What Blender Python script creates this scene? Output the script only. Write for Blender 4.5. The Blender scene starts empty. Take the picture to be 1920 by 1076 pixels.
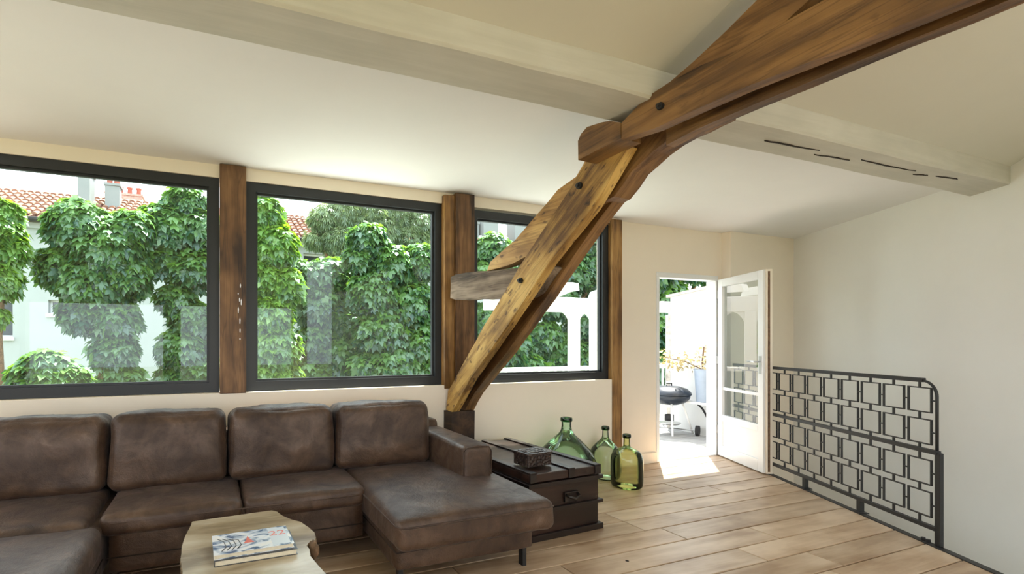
import bpy, bmesh, math, random
import numpy as np
from mathutils import Vector, Matrix, noise as mnoise

R = random.Random(7)
D = bpy.data
C = bpy.context.scene.collection
sc = bpy.context.scene
rad = math.radians

# ------------------------------------------------------------------ camera, world, sun, exposure
cam = D.objects.new('camera', D.cameras.new('camera'))
C.objects.link(cam)
cam.location = (0, 0, 1.3)
cam.rotation_euler = (rad(90), 0, rad(-20.94))
cam.data.sensor_width = 36
cam.data.lens = 905 * 36 / 1920
cam.data.shift_x = 215 / 1920
cam.data.shift_y = 105 / 1920
cam.data.clip_start = 0.05
sc.camera = cam

w = D.worlds.new('sky')
sc.world = w
w.use_nodes = True
bg = w.node_tree.nodes['Background']
bg.inputs[0].default_value = (0.86, 0.93, 1.0, 1)
bg.inputs[1].default_value = 1.6

sun = D.objects.new('sun', D.lights.new('sun', 'SUN'))
C.objects.link(sun)
sun.data.energy = 8.0
sun.data.color = (1.0, 0.95, 0.84)
sun.data.angle = rad(0.53)
sun.rotation_euler = Vector((-0.65, -0.62, -2.03)).to_track_quat('-Z', 'Y').to_euler()

sc.view_settings.view_transform = 'Standard'
sc.view_settings.look = 'None'
sc.view_settings.exposure = 1.42
sc.view_settings.gamma = 1
sc.view_settings.use_curve_mapping = False
sc.cycles.max_bounces = 12
sc.cycles.diffuse_bounces = 7
sc.cycles.transparent_max_bounces = 16
sc.cycles.sample_clamp_indirect = 6


# ------------------------------------------------------------------ materials
def nodes(name):
    m = D.materials.new(name)
    m.use_nodes = True
    nt = m.node_tree
    b = nt.nodes['Principled BSDF']
    return m, nt, b


def N(nt, t, **kw):
    n = nt.nodes.new(t)
    for k, v in kw.items():
        if k in n.inputs:
            n.inputs[k].default_value = v
        else:
            setattr(n, k, v)
    return n


def ramp(nt, fac, stops):
    r = nt.nodes.new('ShaderNodeValToRGB')
    e = r.color_ramp.elements
    while len(e) < len(stops):
        e.new(0.5)
    for i, (p, c) in enumerate(stops):
        e[i].position = p
        e[i].color = (*c, 1) if len(c) == 3 else c
    nt.links.new(fac, r.inputs[0])
    return r.outputs[0]


def coords(nt, scale=(1, 1, 1), rot=(0, 0, 0), rand=True):
    tc = nt.nodes.new('ShaderNodeTexCoord')
    out = tc.outputs['Object']
    if rand:
        oi = nt.nodes.new('ShaderNodeObjectInfo')
        mul = N(nt, 'ShaderNodeMath', operation='MULTIPLY')
        mul.inputs[1].default_value = 37.0
        nt.links.new(oi.outputs['Random'], mul.inputs[0])
        add = N(nt, 'ShaderNodeVectorMath', operation='ADD')
        nt.links.new(out, add.inputs[0])
        nt.links.new(mul.outputs[0], add.inputs[1])
        out = add.outputs[0]
    if any(rot):
        mp0 = nt.nodes.new('ShaderNodeMapping')
        mp0.inputs['Rotation'].default_value = rot
        nt.links.new(out, mp0.inputs[0])
        out = mp0.outputs[0]
    mp = nt.nodes.new('ShaderNodeMapping')
    mp.inputs['Scale'].default_value = scale
    nt.links.new(out, mp.inputs[0])
    return mp.outputs[0]


def bump(nt, b, height, strength=0.3, dist=0.01):
    n = nt.nodes.new('ShaderNodeBump')
    n.inputs['Strength'].default_value = strength
    n.inputs['Distance'].default_value = dist
    nt.links.new(height, n.inputs['Height'])
    nt.links.new(n.outputs[0], b.inputs['Normal'])


def plain(name, col, rough=0.6, metal=0.0, spec=0.5, var=0.0, vscale=6):
    m, nt, b = nodes(name)
    b.inputs['Base Color'].default_value = (*col, 1)
    b.inputs['Roughness'].default_value = rough
    b.inputs['Metallic'].default_value = metal
    b.inputs['Specular IOR Level'].default_value = spec
    if var:
        v = coords(nt, (vscale,) * 3)
        n = N(nt, 'ShaderNodeTexNoise', Scale=1.0, Detail=5.0, Roughness=0.6)
        nt.links.new(v, n.inputs[0])
        c0 = tuple(x * (1 - var) for x in col)
        c1 = tuple(min(1, x * (1 + var)) for x in col)
        nt.links.new(ramp(nt, n.outputs[0], [(0.3, c0), (0.7, c1)]), b.inputs['Base Color'])
        bump(nt, b, n.outputs[0], 0.15, 0.004)
    return m


def wood(name, dark, mid, light, rot=(0, 0, 0), stretch=0.06, scale=14, specks=0.0, rough=0.55, bstr=0.5, tint=0.0, cracks=True, bdist=0.006):
    """timber with the grain along the object's local X (turned by rot)"""
    m, nt, b = nodes(name)
    v = coords(nt, (scale * stretch, scale, scale), rot)
    n = N(nt, 'ShaderNodeTexNoise', Scale=1.0, Detail=8.0, Roughness=0.62, Distortion=0.6)
    nt.links.new(v, n.inputs[0])
    v2 = coords(nt, (2.2, 4.5, 4.5), rot)
    n2 = N(nt, 'ShaderNodeTexNoise', Scale=1.0, Detail=3.0, Roughness=0.55)
    nt.links.new(v2, n2.inputs[0])
    mx = N(nt, 'ShaderNodeMath', operation='MULTIPLY_ADD')
    mx.inputs[1].default_value = 0.55
    nt.links.new(n2.outputs[0], mx.inputs[0])
    sc1 = N(nt, 'ShaderNodeMath', operation='MULTIPLY')
    sc1.inputs[1].default_value = 0.5
    nt.links.new(n.outputs[0], sc1.inputs[0])
    nt.links.new(sc1.outputs[0], mx.inputs[2])
    col = ramp(nt, mx.outputs[0], [(0.41, dark), (0.52, mid), (0.63, light)])
    height = n.outputs[0]
    if cracks:
        v3 = coords(nt, (scale * 0.1, scale * 1.6, scale * 1.6), rot)
        n3 = N(nt, 'ShaderNodeTexNoise', Scale=1.0, Detail=2.0, Roughness=0.4, Distortion=0.3)
        nt.links.new(v3, n3.inputs[0])
        ck = ramp(nt, n3.outputs[0], [(0.47, (1, 1, 1)), (0.497, (0.42, 0.38, 0.34)), (0.503, (0.42, 0.38, 0.34)), (0.53, (1, 1, 1))])
        mm = N(nt, 'ShaderNodeMix', data_type='RGBA', blend_type='MULTIPLY')
        mm.inputs['Factor'].default_value = 0.55
        nt.links.new(col, mm.inputs[6])
        nt.links.new(ck, mm.inputs[7])
        col = mm.outputs[2]
    if specks:
        v4 = coords(nt, (11, 24, 24), rot)
        nz = N(nt, 'ShaderNodeTexNoise', Scale=1.3, Detail=3.0)
        nt.links.new(v4, nz.inputs[0])
        wm = N(nt, 'ShaderNodeVectorMath', operation='MULTIPLY_ADD')
        wm.inputs[1].default_value = (1.6, 1.6, 1.6)
        nt.links.new(nz.outputs['Color'], wm.inputs[0])
        nt.links.new(v4, wm.inputs[2])
        vo = N(nt, 'ShaderNodeTexVoronoi', Scale=0.8, Randomness=1.0)
        nt.links.new(wm.outputs[0], vo.inputs['Vector'])
        sp = ramp(nt, vo.outputs['Distance'], [(0.10, (0.16, 0.09, 0.04)), (0.2 + 0.08 * specks, (1, 1, 1))])
        mm = N(nt, 'ShaderNodeMix', data_type='RGBA', blend_type='MULTIPLY')
        mm.inputs['Factor'].default_value = min(1, specks)
        nt.links.new(col, mm.inputs[6])
        nt.links.new(sp, mm.inputs[7])
        col = mm.outputs[2]
    if tint:
        oi = nt.nodes.new('ShaderNodeObjectInfo')
        hsv = nt.nodes.new('ShaderNodeHueSaturation')
        mr = N(nt, 'ShaderNodeMapRange')
        mr.inputs[3].default_value = 1 - tint
        mr.inputs[4].default_value = 1 + tint
        nt.links.new(oi.outputs['Random'], mr.inputs[0])
        nt.links.new(mr.outputs[0], hsv.inputs['Value'])
        nt.links.new(col, hsv.inputs['Color'])
        col = hsv.outputs[0]
    nt.links.new(col, b.inputs['Base Color'])
    b.inputs['Roughness'].default_value = rough
    bump(nt, b, height, bstr, bdist)
    return m


def glass_pane(name, tint, refl=1.0):
    m = D.materials.new(name)
    m.use_nodes = True
    nt = m.node_tree
    nt.nodes.clear()
    out = nt.nodes.new('ShaderNodeOutputMaterial')
    tr = N(nt, 'ShaderNodeBsdfTransparent', Color=(*tint, 1))
    gl = N(nt, 'ShaderNodeBsdfGlossy', Color=(1, 1, 1, 1), Roughness=0.0)
    fr = N(nt, 'ShaderNodeFresnel', IOR=1.5)
    mul = N(nt, 'ShaderNodeMath', operation='MULTIPLY')
    mul.inputs[1].default_value = refl
    mul.use_clamp = True
    nt.links.new(fr.outputs[0], mul.inputs[0])
    mix = nt.nodes.new('ShaderNodeMixShader')
    nt.links.new(mul.outputs[0], mix.inputs[0])
    nt.links.new(tr.outputs[0], mix.inputs[1])
    nt.links.new(gl.outputs[0], mix.inputs[2])
    nt.links.new(mix.outputs[0], out.inputs[0])
    return m


def bottle_glass(name, col, dens):
    """thin hand-blown glass: clear green body colour with a mirror-like skin"""
    m = D.materials.new(name)
    m.use_nodes = True
    nt = m.node_tree
    nt.nodes.clear()
    out = nt.nodes.new('ShaderNodeOutputMaterial')
    lw = N(nt, 'ShaderNodeLayerWeight', Blend=0.42)
    c = ramp(nt, lw.outputs['Facing'], [(0.0, col), (0.55, tuple(x ** (1 + dens) for x in col)), (0.95, tuple(x ** (2 + 2 * dens) for x in col))])
    tr = nt.nodes.new('ShaderNodeBsdfTransparent')
    nt.links.new(c, tr.inputs[0])
    rf = N(nt, 'ShaderNodeBsdfRefraction', Roughness=0.02, IOR=1.06)
    nt.links.new(c, rf.inputs[0])
    m1 = nt.nodes.new('ShaderNodeMixShader')
    m1.inputs[0].default_value = 0.5
    nt.links.new(tr.outputs[0], m1.inputs[1])
    nt.links.new(rf.outputs[0], m1.inputs[2])
    gl = N(nt, 'ShaderNodeBsdfGlossy', Color=(0.9, 1, 0.92, 1), Roughness=0.03)
    fr = N(nt, 'ShaderNodeFresnel', IOR=1.5)
    mix = nt.nodes.new('ShaderNodeMixShader')
    nt.links.new(fr.outputs[0], mix.inputs[0])
    nt.links.new(m1.outputs[0], mix.inputs[1])
    nt.links.new(gl.outputs[0], mix.inputs[2])
    nt.links.new(mix.outputs[0], out.inputs[0])
    return m


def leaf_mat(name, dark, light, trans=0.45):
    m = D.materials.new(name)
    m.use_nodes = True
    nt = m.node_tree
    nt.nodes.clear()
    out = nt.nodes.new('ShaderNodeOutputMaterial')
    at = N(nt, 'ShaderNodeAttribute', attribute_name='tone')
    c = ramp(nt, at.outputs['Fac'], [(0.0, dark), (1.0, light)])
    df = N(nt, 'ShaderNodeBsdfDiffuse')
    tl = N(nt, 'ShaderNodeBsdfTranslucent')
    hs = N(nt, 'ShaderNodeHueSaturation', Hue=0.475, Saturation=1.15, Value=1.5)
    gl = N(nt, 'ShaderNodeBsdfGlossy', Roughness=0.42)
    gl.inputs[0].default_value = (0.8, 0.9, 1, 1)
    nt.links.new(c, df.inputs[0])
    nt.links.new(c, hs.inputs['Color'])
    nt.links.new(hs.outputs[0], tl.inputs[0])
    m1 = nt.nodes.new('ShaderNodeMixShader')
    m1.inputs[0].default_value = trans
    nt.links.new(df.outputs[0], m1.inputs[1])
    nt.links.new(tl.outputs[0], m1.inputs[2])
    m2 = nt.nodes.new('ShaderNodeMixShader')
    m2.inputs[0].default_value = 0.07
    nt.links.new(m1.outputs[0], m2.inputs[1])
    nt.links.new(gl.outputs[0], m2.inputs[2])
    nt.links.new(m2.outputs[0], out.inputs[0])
    return m


M = {}
M['plaster'] = plain('plaster', (0.85, 0.765, 0.65), 0.9, spec=0.2, var=0.015, vscale=3)
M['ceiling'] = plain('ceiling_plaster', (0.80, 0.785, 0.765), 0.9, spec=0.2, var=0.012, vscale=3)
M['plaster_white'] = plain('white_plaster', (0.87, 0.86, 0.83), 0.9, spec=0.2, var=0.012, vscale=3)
M['taupe'] = plain('dimmed_taupe_plaster', (0.59, 0.565, 0.48), 0.9, spec=0.2, var=0.012, vscale=3)  # taupe tone, darkened to carry the dimmer light on the upper ceiling
M['anthracite'] = plain('anthracite', (0.014, 0.016, 0.019), 0.42)
M['iron'] = plain('black_iron', (0.012, 0.012, 0.013), 0.5)
M['white'] = plain('white_paint', (0.80, 0.81, 0.82), 0.35, var=0.02)
M['steel'] = plain('steel', (0.55, 0.55, 0.55), 0.3, metal=1)
M['pane'] = glass_pane('window_glass', (0.88, 0.965, 0.93), 1.05)
M['door_pane'] = glass_pane('door_glass', (0.84, 0.90, 0.86), 2.2)
M['far_pane'] = plain('far_glass', (0.03, 0.04, 0.05), 0.05)
M['truss'] = wood('old_oak', (0.045, 0.019, 0.006), (0.15, 0.070, 0.022), (0.27, 0.135, 0.045), specks=0.35, rough=0.5, bdist=0.01)
M['truss_gold'] = wood('golden_oak', (0.12, 0.052, 0.013), (0.38, 0.20, 0.055), (0.60, 0.37, 0.125), specks=0.8, rough=0.5, bdist=0.01)
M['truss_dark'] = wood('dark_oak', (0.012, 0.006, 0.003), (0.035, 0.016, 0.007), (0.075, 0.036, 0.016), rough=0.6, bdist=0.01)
M['grey_wood'] = wood('weathered_oak', (0.06, 0.04, 0.026), (0.17, 0.12, 0.083), (0.31, 0.235, 0.17), rough=0.8, bdist=0.012)
M['post'] = wood('post_oak', (0.030, 0.012, 0.004), (0.12, 0.055, 0.018), (0.24, 0.12, 0.045), rot=(0, rad(90), 0), rough=0.5)
M['post_gold'] = wood('honey_oak', (0.11, 0.05, 0.012), (0.26, 0.13, 0.036), (0.40, 0.22, 0.07), rot=(0, rad(90), 0), rough=0.5)
M['beam'] = wood('painted_beam', (0.47, 0.45, 0.38), (0.51, 0.485, 0.41), (0.55, 0.525, 0.45), scale=22, stretch=0.05, rough=0.7, bstr=0.35, cracks=False)
M['plank'] = wood('oak_floor', (0.33, 0.21, 0.12), (0.46, 0.325, 0.21), (0.58, 0.44, 0.31), scale=10, stretch=0.08, rough=0.34, bstr=0.25, tint=0.10, cracks=False)
M['gap'] = plain('floor_gap', (0.02, 0.012, 0.008), 0.9)
M['trunk'] = wood('trunk_wood', (0.006, 0.0025, 0.0018), (0.016, 0.0065, 0.0042), (0.034, 0.015, 0.010), scale=12, rough=0.32, cracks=False)
M['trunk_strap'] = plain('trunk_batten', (0.012, 0.006, 0.0045), 0.4, var=0.3, vscale=20)
M['slab'] = wood('pale_slab', (0.22, 0.16, 0.095), (0.40, 0.32, 0.21), (0.54, 0.46, 0.34), scale=7, stretch=0.22, rough=0.2, bstr=0.15, cracks=False)
M['bark'] = plain('bark', (0.17, 0.10, 0.055), 0.9, var=0.5, vscale=40)
M['stucco'] = plain('stucco', (0.84, 0.85, 0.84), 0.95, spec=0.1, var=0.03, vscale=2)
M['terrace_white'] = plain('terrace_render', (0.66, 0.67, 0.68), 0.95, spec=0.1, var=0.03, vscale=2)
M['house'] = plain('house_render', (0.37, 0.395, 0.40), 0.95, spec=0.1, var=0.03, vscale=2)
M['chimney'] = plain('chimney_render', (0.24, 0.26, 0.262), 0.95, spec=0.1, var=0.04, vscale=2)
M['tile'] = plain('terracotta', (0.30, 0.15, 0.105), 0.85, var=0.35, vscale=5)
M['pot_red'] = plain('red_clay', (0.36, 0.10, 0.07), 0.8, var=0.2)
M['brickgrey'] = plain('old_brick', (0.42, 0.28, 0.24), 0.9, var=0.3, vscale=12)
M['deck'] = wood('deck_wood', (0.24, 0.24, 0.24), (0.32, 0.32, 0.32), (0.40, 0.40, 0.39), rough=0.8, tint=0.08, cracks=False)
M['enamel'] = plain('dark_enamel', (0.012, 0.018, 0.03), 0.35)
M['rubber'] = plain('rubber', (0.02, 0.02, 0.022), 0.8)
M['pot_blue'] = plain('blue_grey_pot', (0.30, 0.36, 0.46), 0.6, var=0.1)
M['earth'] = plain('garden_earth', (0.20, 0.22, 0.13), 1.0, var=0.3, vscale=1)
M['stone'] = plain('rough_stone', (0.50, 0.46, 0.41), 0.95, var=0.35, vscale=14)
M['paper'] = plain('book_pages', (0.70, 0.62, 0.46), 0.8, var=0.08, vscale=60)
M['ink'] = plain('dark_cover', (0.05, 0.055, 0.065), 0.4)
M['chestnut'] = leaf_mat('chestnut_leaf', (0.025, 0.085, 0.042), (0.13, 0.27, 0.055), 0.42)
M['lime'] = leaf_mat('fresh_leaf', (0.05, 0.15, 0.03), (0.20, 0.36, 0.06), 0.45)
M['olive'] = leaf_mat('feathery_leaf', (0.12, 0.19, 0.09), (0.27, 0.35, 0.16), 0.4)
M['yellow'] = leaf_mat('yellow_bloom', (0.36, 0.30, 0.12), (0.62, 0.52, 0.24), 0.3)


def sofa_material():
    m, nt, b = nodes('brown_suede')
    v = coords(nt, (5, 5, 5))
    n = N(nt, 'ShaderNodeTexNoise', Scale=1.0, Detail=6.0, Roughness=0.65, Distortion=0.4)
    nt.links.new(v, n.inputs[0])
    nt.links.new(ramp(nt, n.outputs[0], [(0.30, (0.026, 0.012, 0.007)), (0.5, (0.062, 0.033, 0.019)), (0.63, (0.098, 0.056, 0.034)), (0.80, (0.19, 0.125, 0.088))]), b.inputs['Base Color'])  # lightest tan patches paint the sheen of the nap into the colour
    b.inputs['Roughness'].default_value = 0.47
    nt.links.new(ramp(nt, n.outputs[0], [(0.3, (0.62, 0.62, 0.62)), (0.62, (0.38, 0.38, 0.38))]), b.inputs['Roughness'])
    b.inputs['Specular IOR Level'].default_value = 0.45
    b.inputs['Sheen Weight'].default_value = 0.06
    b.inputs['Sheen Roughness'].default_value = 0.45
    b.inputs['Sheen Tint'].default_value = (0.85, 0.9, 1, 1)
    v2 = coords(nt, (160, 160, 160))
    n2 = N(nt, 'ShaderNodeTexNoise', Scale=1.0, Detail=2.0)
    nt.links.new(v2, n2.inputs[0])
    ad = N(nt, 'ShaderNodeMath', operation='ADD')
    nt.links.new(n.outputs[0], ad.inputs[0])
    mu = N(nt, 'ShaderNodeMath', operation='MULTIPLY')
    mu.inputs[1].default_value = 0.12
    nt.links.new(n2.outputs[0], mu.inputs[0])
    nt.links.new(mu.outputs[0], ad.inputs[1])
    bump(nt, b, ad.outputs[0], 0.7, 0.016)
    return m


M['sofa'] = sofa_material()
M['seam'] = plain('dark_seam', (0.035, 0.022, 0.016), 0.8)


def carved_material():
    m, nt, b = nodes('carved_wood')
    v = coords(nt, (55, 55, 55))
    vo = N(nt, 'ShaderNodeTexVoronoi', Scale=1.0)
    nt.links.new(v, vo.inputs['Vector'])
    nt.links.new(ramp(nt, vo.outputs['Distance'], [(0.1, (0.06, 0.035, 0.025)), (0.7, (0.018, 0.010, 0.008))]), b.inputs['Base Color'])
    b.inputs['Roughness'].default_value = 0.35
    bump(nt, b, vo.outputs['Distance'], 0.9, 0.006)
    return m


M['carved'] = carved_material()


def cover_material():
    m, nt, b = nodes('printed_cover')
    v = coords(nt, (9, 14, 1), rand=False)
    n = N(nt, 'ShaderNodeTexNoise', Scale=1.0, Detail=3.0, Distortion=1.6)
    nt.links.new(v, n.inputs[0])
    c = ramp(nt, n.outputs[0], [(0.36, (0.10, 0.15, 0.26)), (0.44, (0.42, 0.50, 0.62)), (0.52, (0.78, 0.82, 0.88)), (0.66, (0.86, 0.84, 0.82))])
    nt.links.new(c, b.inputs['Base Color'])
    b.inputs['Roughness'].default_value = 0.18
    return m


M['cover'] = cover_material()
M['cover_red'] = plain('cover_red', (0.75, 0.22, 0.18), 0.25)
M['cover_pale'] = plain('cover_pale', (0.66, 0.72, 0.80), 0.2)


# ------------------------------------------------------------------ mesh helpers
def obj(name, bm, mat, parent=None, smooth=False, loc=None, rot=None, mats=None):
    me = D.meshes.new(name)
    bmesh.ops.recalc_face_normals(bm, faces=bm.faces[:])
    bm.to_mesh(me)
    bm.free()
    for x in (mats or [mat]):
        me.materials.append(x)
    if smooth:
        me.polygons.foreach_set('use_smooth', [True] * len(me.polygons))
    o = D.objects.new(name, me)
    C.objects.link(o)
    if parent:
        o.parent = parent
    if loc:
        o.location = loc
    if rot:
        o.rotation_euler = rot
    return o


def tag(o, label=None, cat=None, group=None, kind=None):
    if label:
        o['label'] = label
    if cat:
        o['category'] = cat
    if group:
        o['group'] = group
    if kind:
        o['kind'] = kind
    return o


def thing(name, label, cat, loc=(0, 0, 0), rotz=0.0, group=None, kind=None):
    o = D.objects.new(name, None)
    C.objects.link(o)
    o.empty_display_size = 0.1
    o.location = loc
    o.rotation_euler = (0, 0, rotz)
    return tag(o, label, cat, group, kind)


def link_copy(o, parent, loc=None, rot=None):
    c = o.copy()
    C.objects.link(c)
    c.parent = parent
    if loc is not None:
        c.location = loc
    if rot is not None:
        c.rotation_euler = rot
    return c


def add_box(bm, lo, hi, bev=0.0, mat=0):
    vs = [bm.verts.new((x, y, z)) for x in (lo[0], hi[0]) for y in (lo[1], hi[1]) for z in (lo[2], hi[2])]
    idx = [(0, 1, 3, 2), (4, 6, 7, 5), (0, 4, 5, 1), (2, 3, 7, 6), (0, 2, 6, 4), (1, 5, 7, 3)]
    fs = [bm.faces.new([vs[i] for i in f]) for f in idx]
    for f in fs:
        f.material_index = mat
    if bev:
        es = list({e for f in fs for e in f.edges})
        bmesh.ops.bevel(bm, geom=es, offset=bev, segments=2, profile=0.5, affect='EDGES')


def box(name, lo, hi, mat, parent=None, bev=0.0):
    bm = bmesh.new()
    add_box(bm, lo, hi, bev)
    return obj(name, bm, mat, parent)


def lbox(name, lo, hi, mat, parent=None, bev=0.0, rot=None):
    """a box whose origin is its own centre (for grain along its local axes)"""
    c = [(a + b) / 2 for a, b in zip(lo, hi)]
    h = [(b - a) / 2 for a, b in zip(lo, hi)]
    bm = bmesh.new()
    add_box(bm, [-x for x in h], h, bev)
    return obj(name, bm, mat, parent, loc=c, rot=rot)


def add_prism(bm, poly, y0, y1, bev=0.0):
    """polygon in local x,z pushed out along local y"""
    a = [bm.verts.new((p[0], y0, p[1])) for p in poly]
    b = [bm.verts.new((p[0], y1, p[1])) for p in poly]
    n = len(poly)
    fs = [bm.faces.new(a), bm.faces.new(b[::-1])]
    for i in range(n):
        fs.append(bm.faces.new((a[i], b[i], b[(i + 1) % n], a[(i + 1) % n])))
    if bev:
        es = [e for e in {e for f in fs for e in f.edges} if len(e.link_faces) == 2 and e.calc_face_angle(0) > 0.5]
        bmesh.ops.bevel(bm, geom=es, offset=bev, segments=2, profile=0.5, affect='EDGES', clamp_overlap=True)


def add_plan(bm, poly, z0, z1, bev=0.0):
    a = [bm.verts.new((p[0], p[1], z0)) for p in poly]
    b = [bm.verts.new((p[0], p[1], z1)) for p in poly]
    n = len(poly)
    fs = [bm.faces.new(a[::-1]), bm.faces.new(b)]
    for i in range(n):
        fs.append(bm.faces.new((a[i], a[(i + 1) % n], b[(i + 1) % n], b[i])))
    if bev:
        es = [e for e in {e for f in fs for e in f.edges} if e.calc_face_angle(0) > 0.5]
        bmesh.ops.bevel(bm, geom=es, offset=bev, segments=2, profile=0.5, affect='EDGES', clamp_overlap=True)


def add_tube(bm, pts, r, seg=8, cap=True):
    pts = [Vector(p) for p in pts]
    rs = r if isinstance(r, (list, tuple)) else [r] * len(pts)
    rings = []
    for i, p in enumerate(pts):
        t = (pts[min(i + 1, len(pts) - 1)] - pts[max(i - 1, 0)]).normalized()
        up = Vector((0, 0, 1)) if abs(t.z) < 0.9 else Vector((1, 0, 0))
        u = t.cross(up).normalized()
        v = t.cross(u)
        rings.append([bm.verts.new(p + (u * math.cos(k * 2 * math.pi / seg) + v * math.sin(k * 2 * math.pi / seg)) * rs[i]) for k in range(seg)])
    for a, b in zip(rings, rings[1:]):
        for k in range(seg):
            bm.faces.new((a[k], a[(k + 1) % seg], b[(k + 1) % seg], b[k]))
    if cap:
        bm.faces.new(rings[0])
        bm.faces.new(rings[-1][::-1])


def add_lathe(bm, prof, seg=32, centre=(0, 0)):
    rings = []
    for r, z in prof:
        if r < 1e-5:
            rings.append([bm.verts.new((centre[0], centre[1], z))])
        else:
            rings.append([bm.verts.new((centre[0] + r * math.cos(k * 2 * math.pi / seg), centre[1] + r * math.sin(k * 2 * math.pi / seg), z)) for k in range(seg)])
    for a, b in zip(rings, rings[1:]):
        for k in range(seg):
            k2 = (k + 1) % seg
            if len(a) == 1 and len(b) == 1:
                continue
            if len(a) == 1:
                bm.faces.new((a[0], b[k], b[k2]))
            elif len(b) == 1:
                bm.faces.new((a[k], b[0], a[k2]))
            else:
                bm.faces.new((a[k], b[k], b[k2], a[k2]))


def resample(poly, step, jit, closed=True):
    out = []
    n = len(poly)
    for i in range(n):
        a, b = poly[i], poly[(i + 1) % n]
        L = math.hypot(b[0] - a[0], b[1] - a[1])
        k = max(1, int(L / step))
        for j in range(k):
            t = j / k
            q = 0 if j == 0 else jit
            out.append((a[0] + (b[0] - a[0]) * t + R.uniform(-q, q), a[1] + (b[1] - a[1]) * t + R.uniform(-q, q)))
    return out


def cushion(name, size, r, parent, loc, rot=(0, 0, 0), bulge=(0, 0, 0), mat=None, n=18, wr=0.004, sag=0.0, seed=0, taper=0.0):
    """a soft upholstered block: rounded box, faces puffed out, edges pinched, small wrinkles"""
    bm = bmesh.new()
    bmesh.ops.create_cube(bm, size=2)
    bmesh.ops.subdivide_edges(bm, edges=bm.edges[:], cuts=n, use_grid_fill=True)
    h = [s / 2 for s in size]
    for v in bm.verts:
        q = v.co.copy()
        # pull grid lines towards the edges so the rounding is well resolved
        q = Vector([math.copysign(1 - (1 - abs(c)) ** 1.5, c) for c in q])
        p = Vector([q[i] * h[i] for i in range(3)])
        inner = Vector([max(-(h[i] - r), min(h[i] - r, p[i])) for i in range(3)])
        dlt = p - inner
        if dlt.length > 1e-9:
            mx = max(abs(c) for c in dlt)
            p = inner + dlt.normalized() * (dlt.length if dlt.length <= r else r) if mx > 0 else p
        fx, fy, fz = (1 - q.x ** 2), (1 - q.y ** 2), (1 - q.z ** 2)
        p.x += bulge[0] * fy * fz * math.copysign(1, q.x) * abs(q.x) ** 2
        p.y += bulge[1] * fx * fz * math.copysign(1, q.y) * abs(q.y) ** 2
        p.z += bulge[2] * fx * fy * math.copysign(1, q.z) * abs(q.z) ** 2
        p.z -= sag * fx * (1 if q.z > 0 else 0) * abs(q.z)
        p.x *= 1 - taper * (q.z + 1) / 2
        s = Vector((p.x * 6 + seed * 7.3, p.y * 6, p.z * 6))
        p += Vector((mnoise.noise(s), mnoise.noise(s + Vector((9, 0, 0))), mnoise.noise(s + Vector((0, 9, 0))))) * wr
        if wr > 0.003:                    # creases running in from the seams
            s3 = Vector((p.x * 30 + seed, p.y * 30, p.z * 9))
            edge = max(abs(q.x), abs(q.z)) ** 4
            p += q.normalized() * mnoise.noise(s3) * 0.45 * wr * edge
        v.co = p
    return obj(name, bm, mat or M['sofa'], parent, smooth=True, loc=loc, rot=rot)


def rope(name, pts, r, mat, parent):
    bm = bmesh.new()
    add_tube(bm, pts, r, 6)
    return obj(name, bm, mat, parent, smooth=True)


# ------------------------------------------------------------------ room shell
CX, CY = 6.67, 3.80                      # corner of the right wall
UX, UY = -0.4951, -0.8688                # direction of the right wall and of the stairwell edge
NX, NY = 0.8688, -0.4951                 # pointing from the room to the stairwell
EX, EY = 5.224, 3.206                    # a point on the stairwell edge of the floor


def edge_pt(s, off=0.0):
    return (EX + UX * s + NX * off, EY + UY * s + NY * off)


def wall_pt(s, off=0.0):
    return (CX + UX * s + NX * off, CY + UY * s + NY * off)


def edge_x(y):                            # stairwell edge of the floor at depth y
    return EX + UX * (y - EY) / UY


# floor slab and planks
xa, xb = -3.2, 0
bm = bmesh.new()
add_plan(bm, [(-3.2, -2.6), (edge_x(-2.6), -2.6), (edge_x(3.92), 3.92), (-3.2, 3.92)], -0.16, -0.026)
floor = tag(obj('floor', bm, M['gap']), 'wide light oak plank floor running up to the stairwell and the terrace door', 'floor', kind='structure')
seams = [3.92, 3.70, 3.50, 3.30, 3.09, 2.89, 2.70, 2.51, 2.30, 2.09, 1.90, 1.70, 1.49, 1.28, 1.06, 0.85]
ends = {2.89: [-1.1, 1.0, 2.80], 2.70: [-2.0, 0.3, 2.80], 2.51: [-1.2, 1.3, 2.94], 2.30: [-0.4, 1.9, 3.53], 2.09: [-1.7, 0.9, 3.10],
        1.90: [0.2, 2.0, 3.45], 1.70: [-1.0, 1.2, 3.30], 1.49: [0.5, 2.6], 3.30: [-0.5, 1.6, 3.9], 3.09: [0.2, 2.4, 4.2],
        3.50: [-1.4, 0.8, 3.0], 3.70: [0.0, 2.0, 4.4]}
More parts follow.
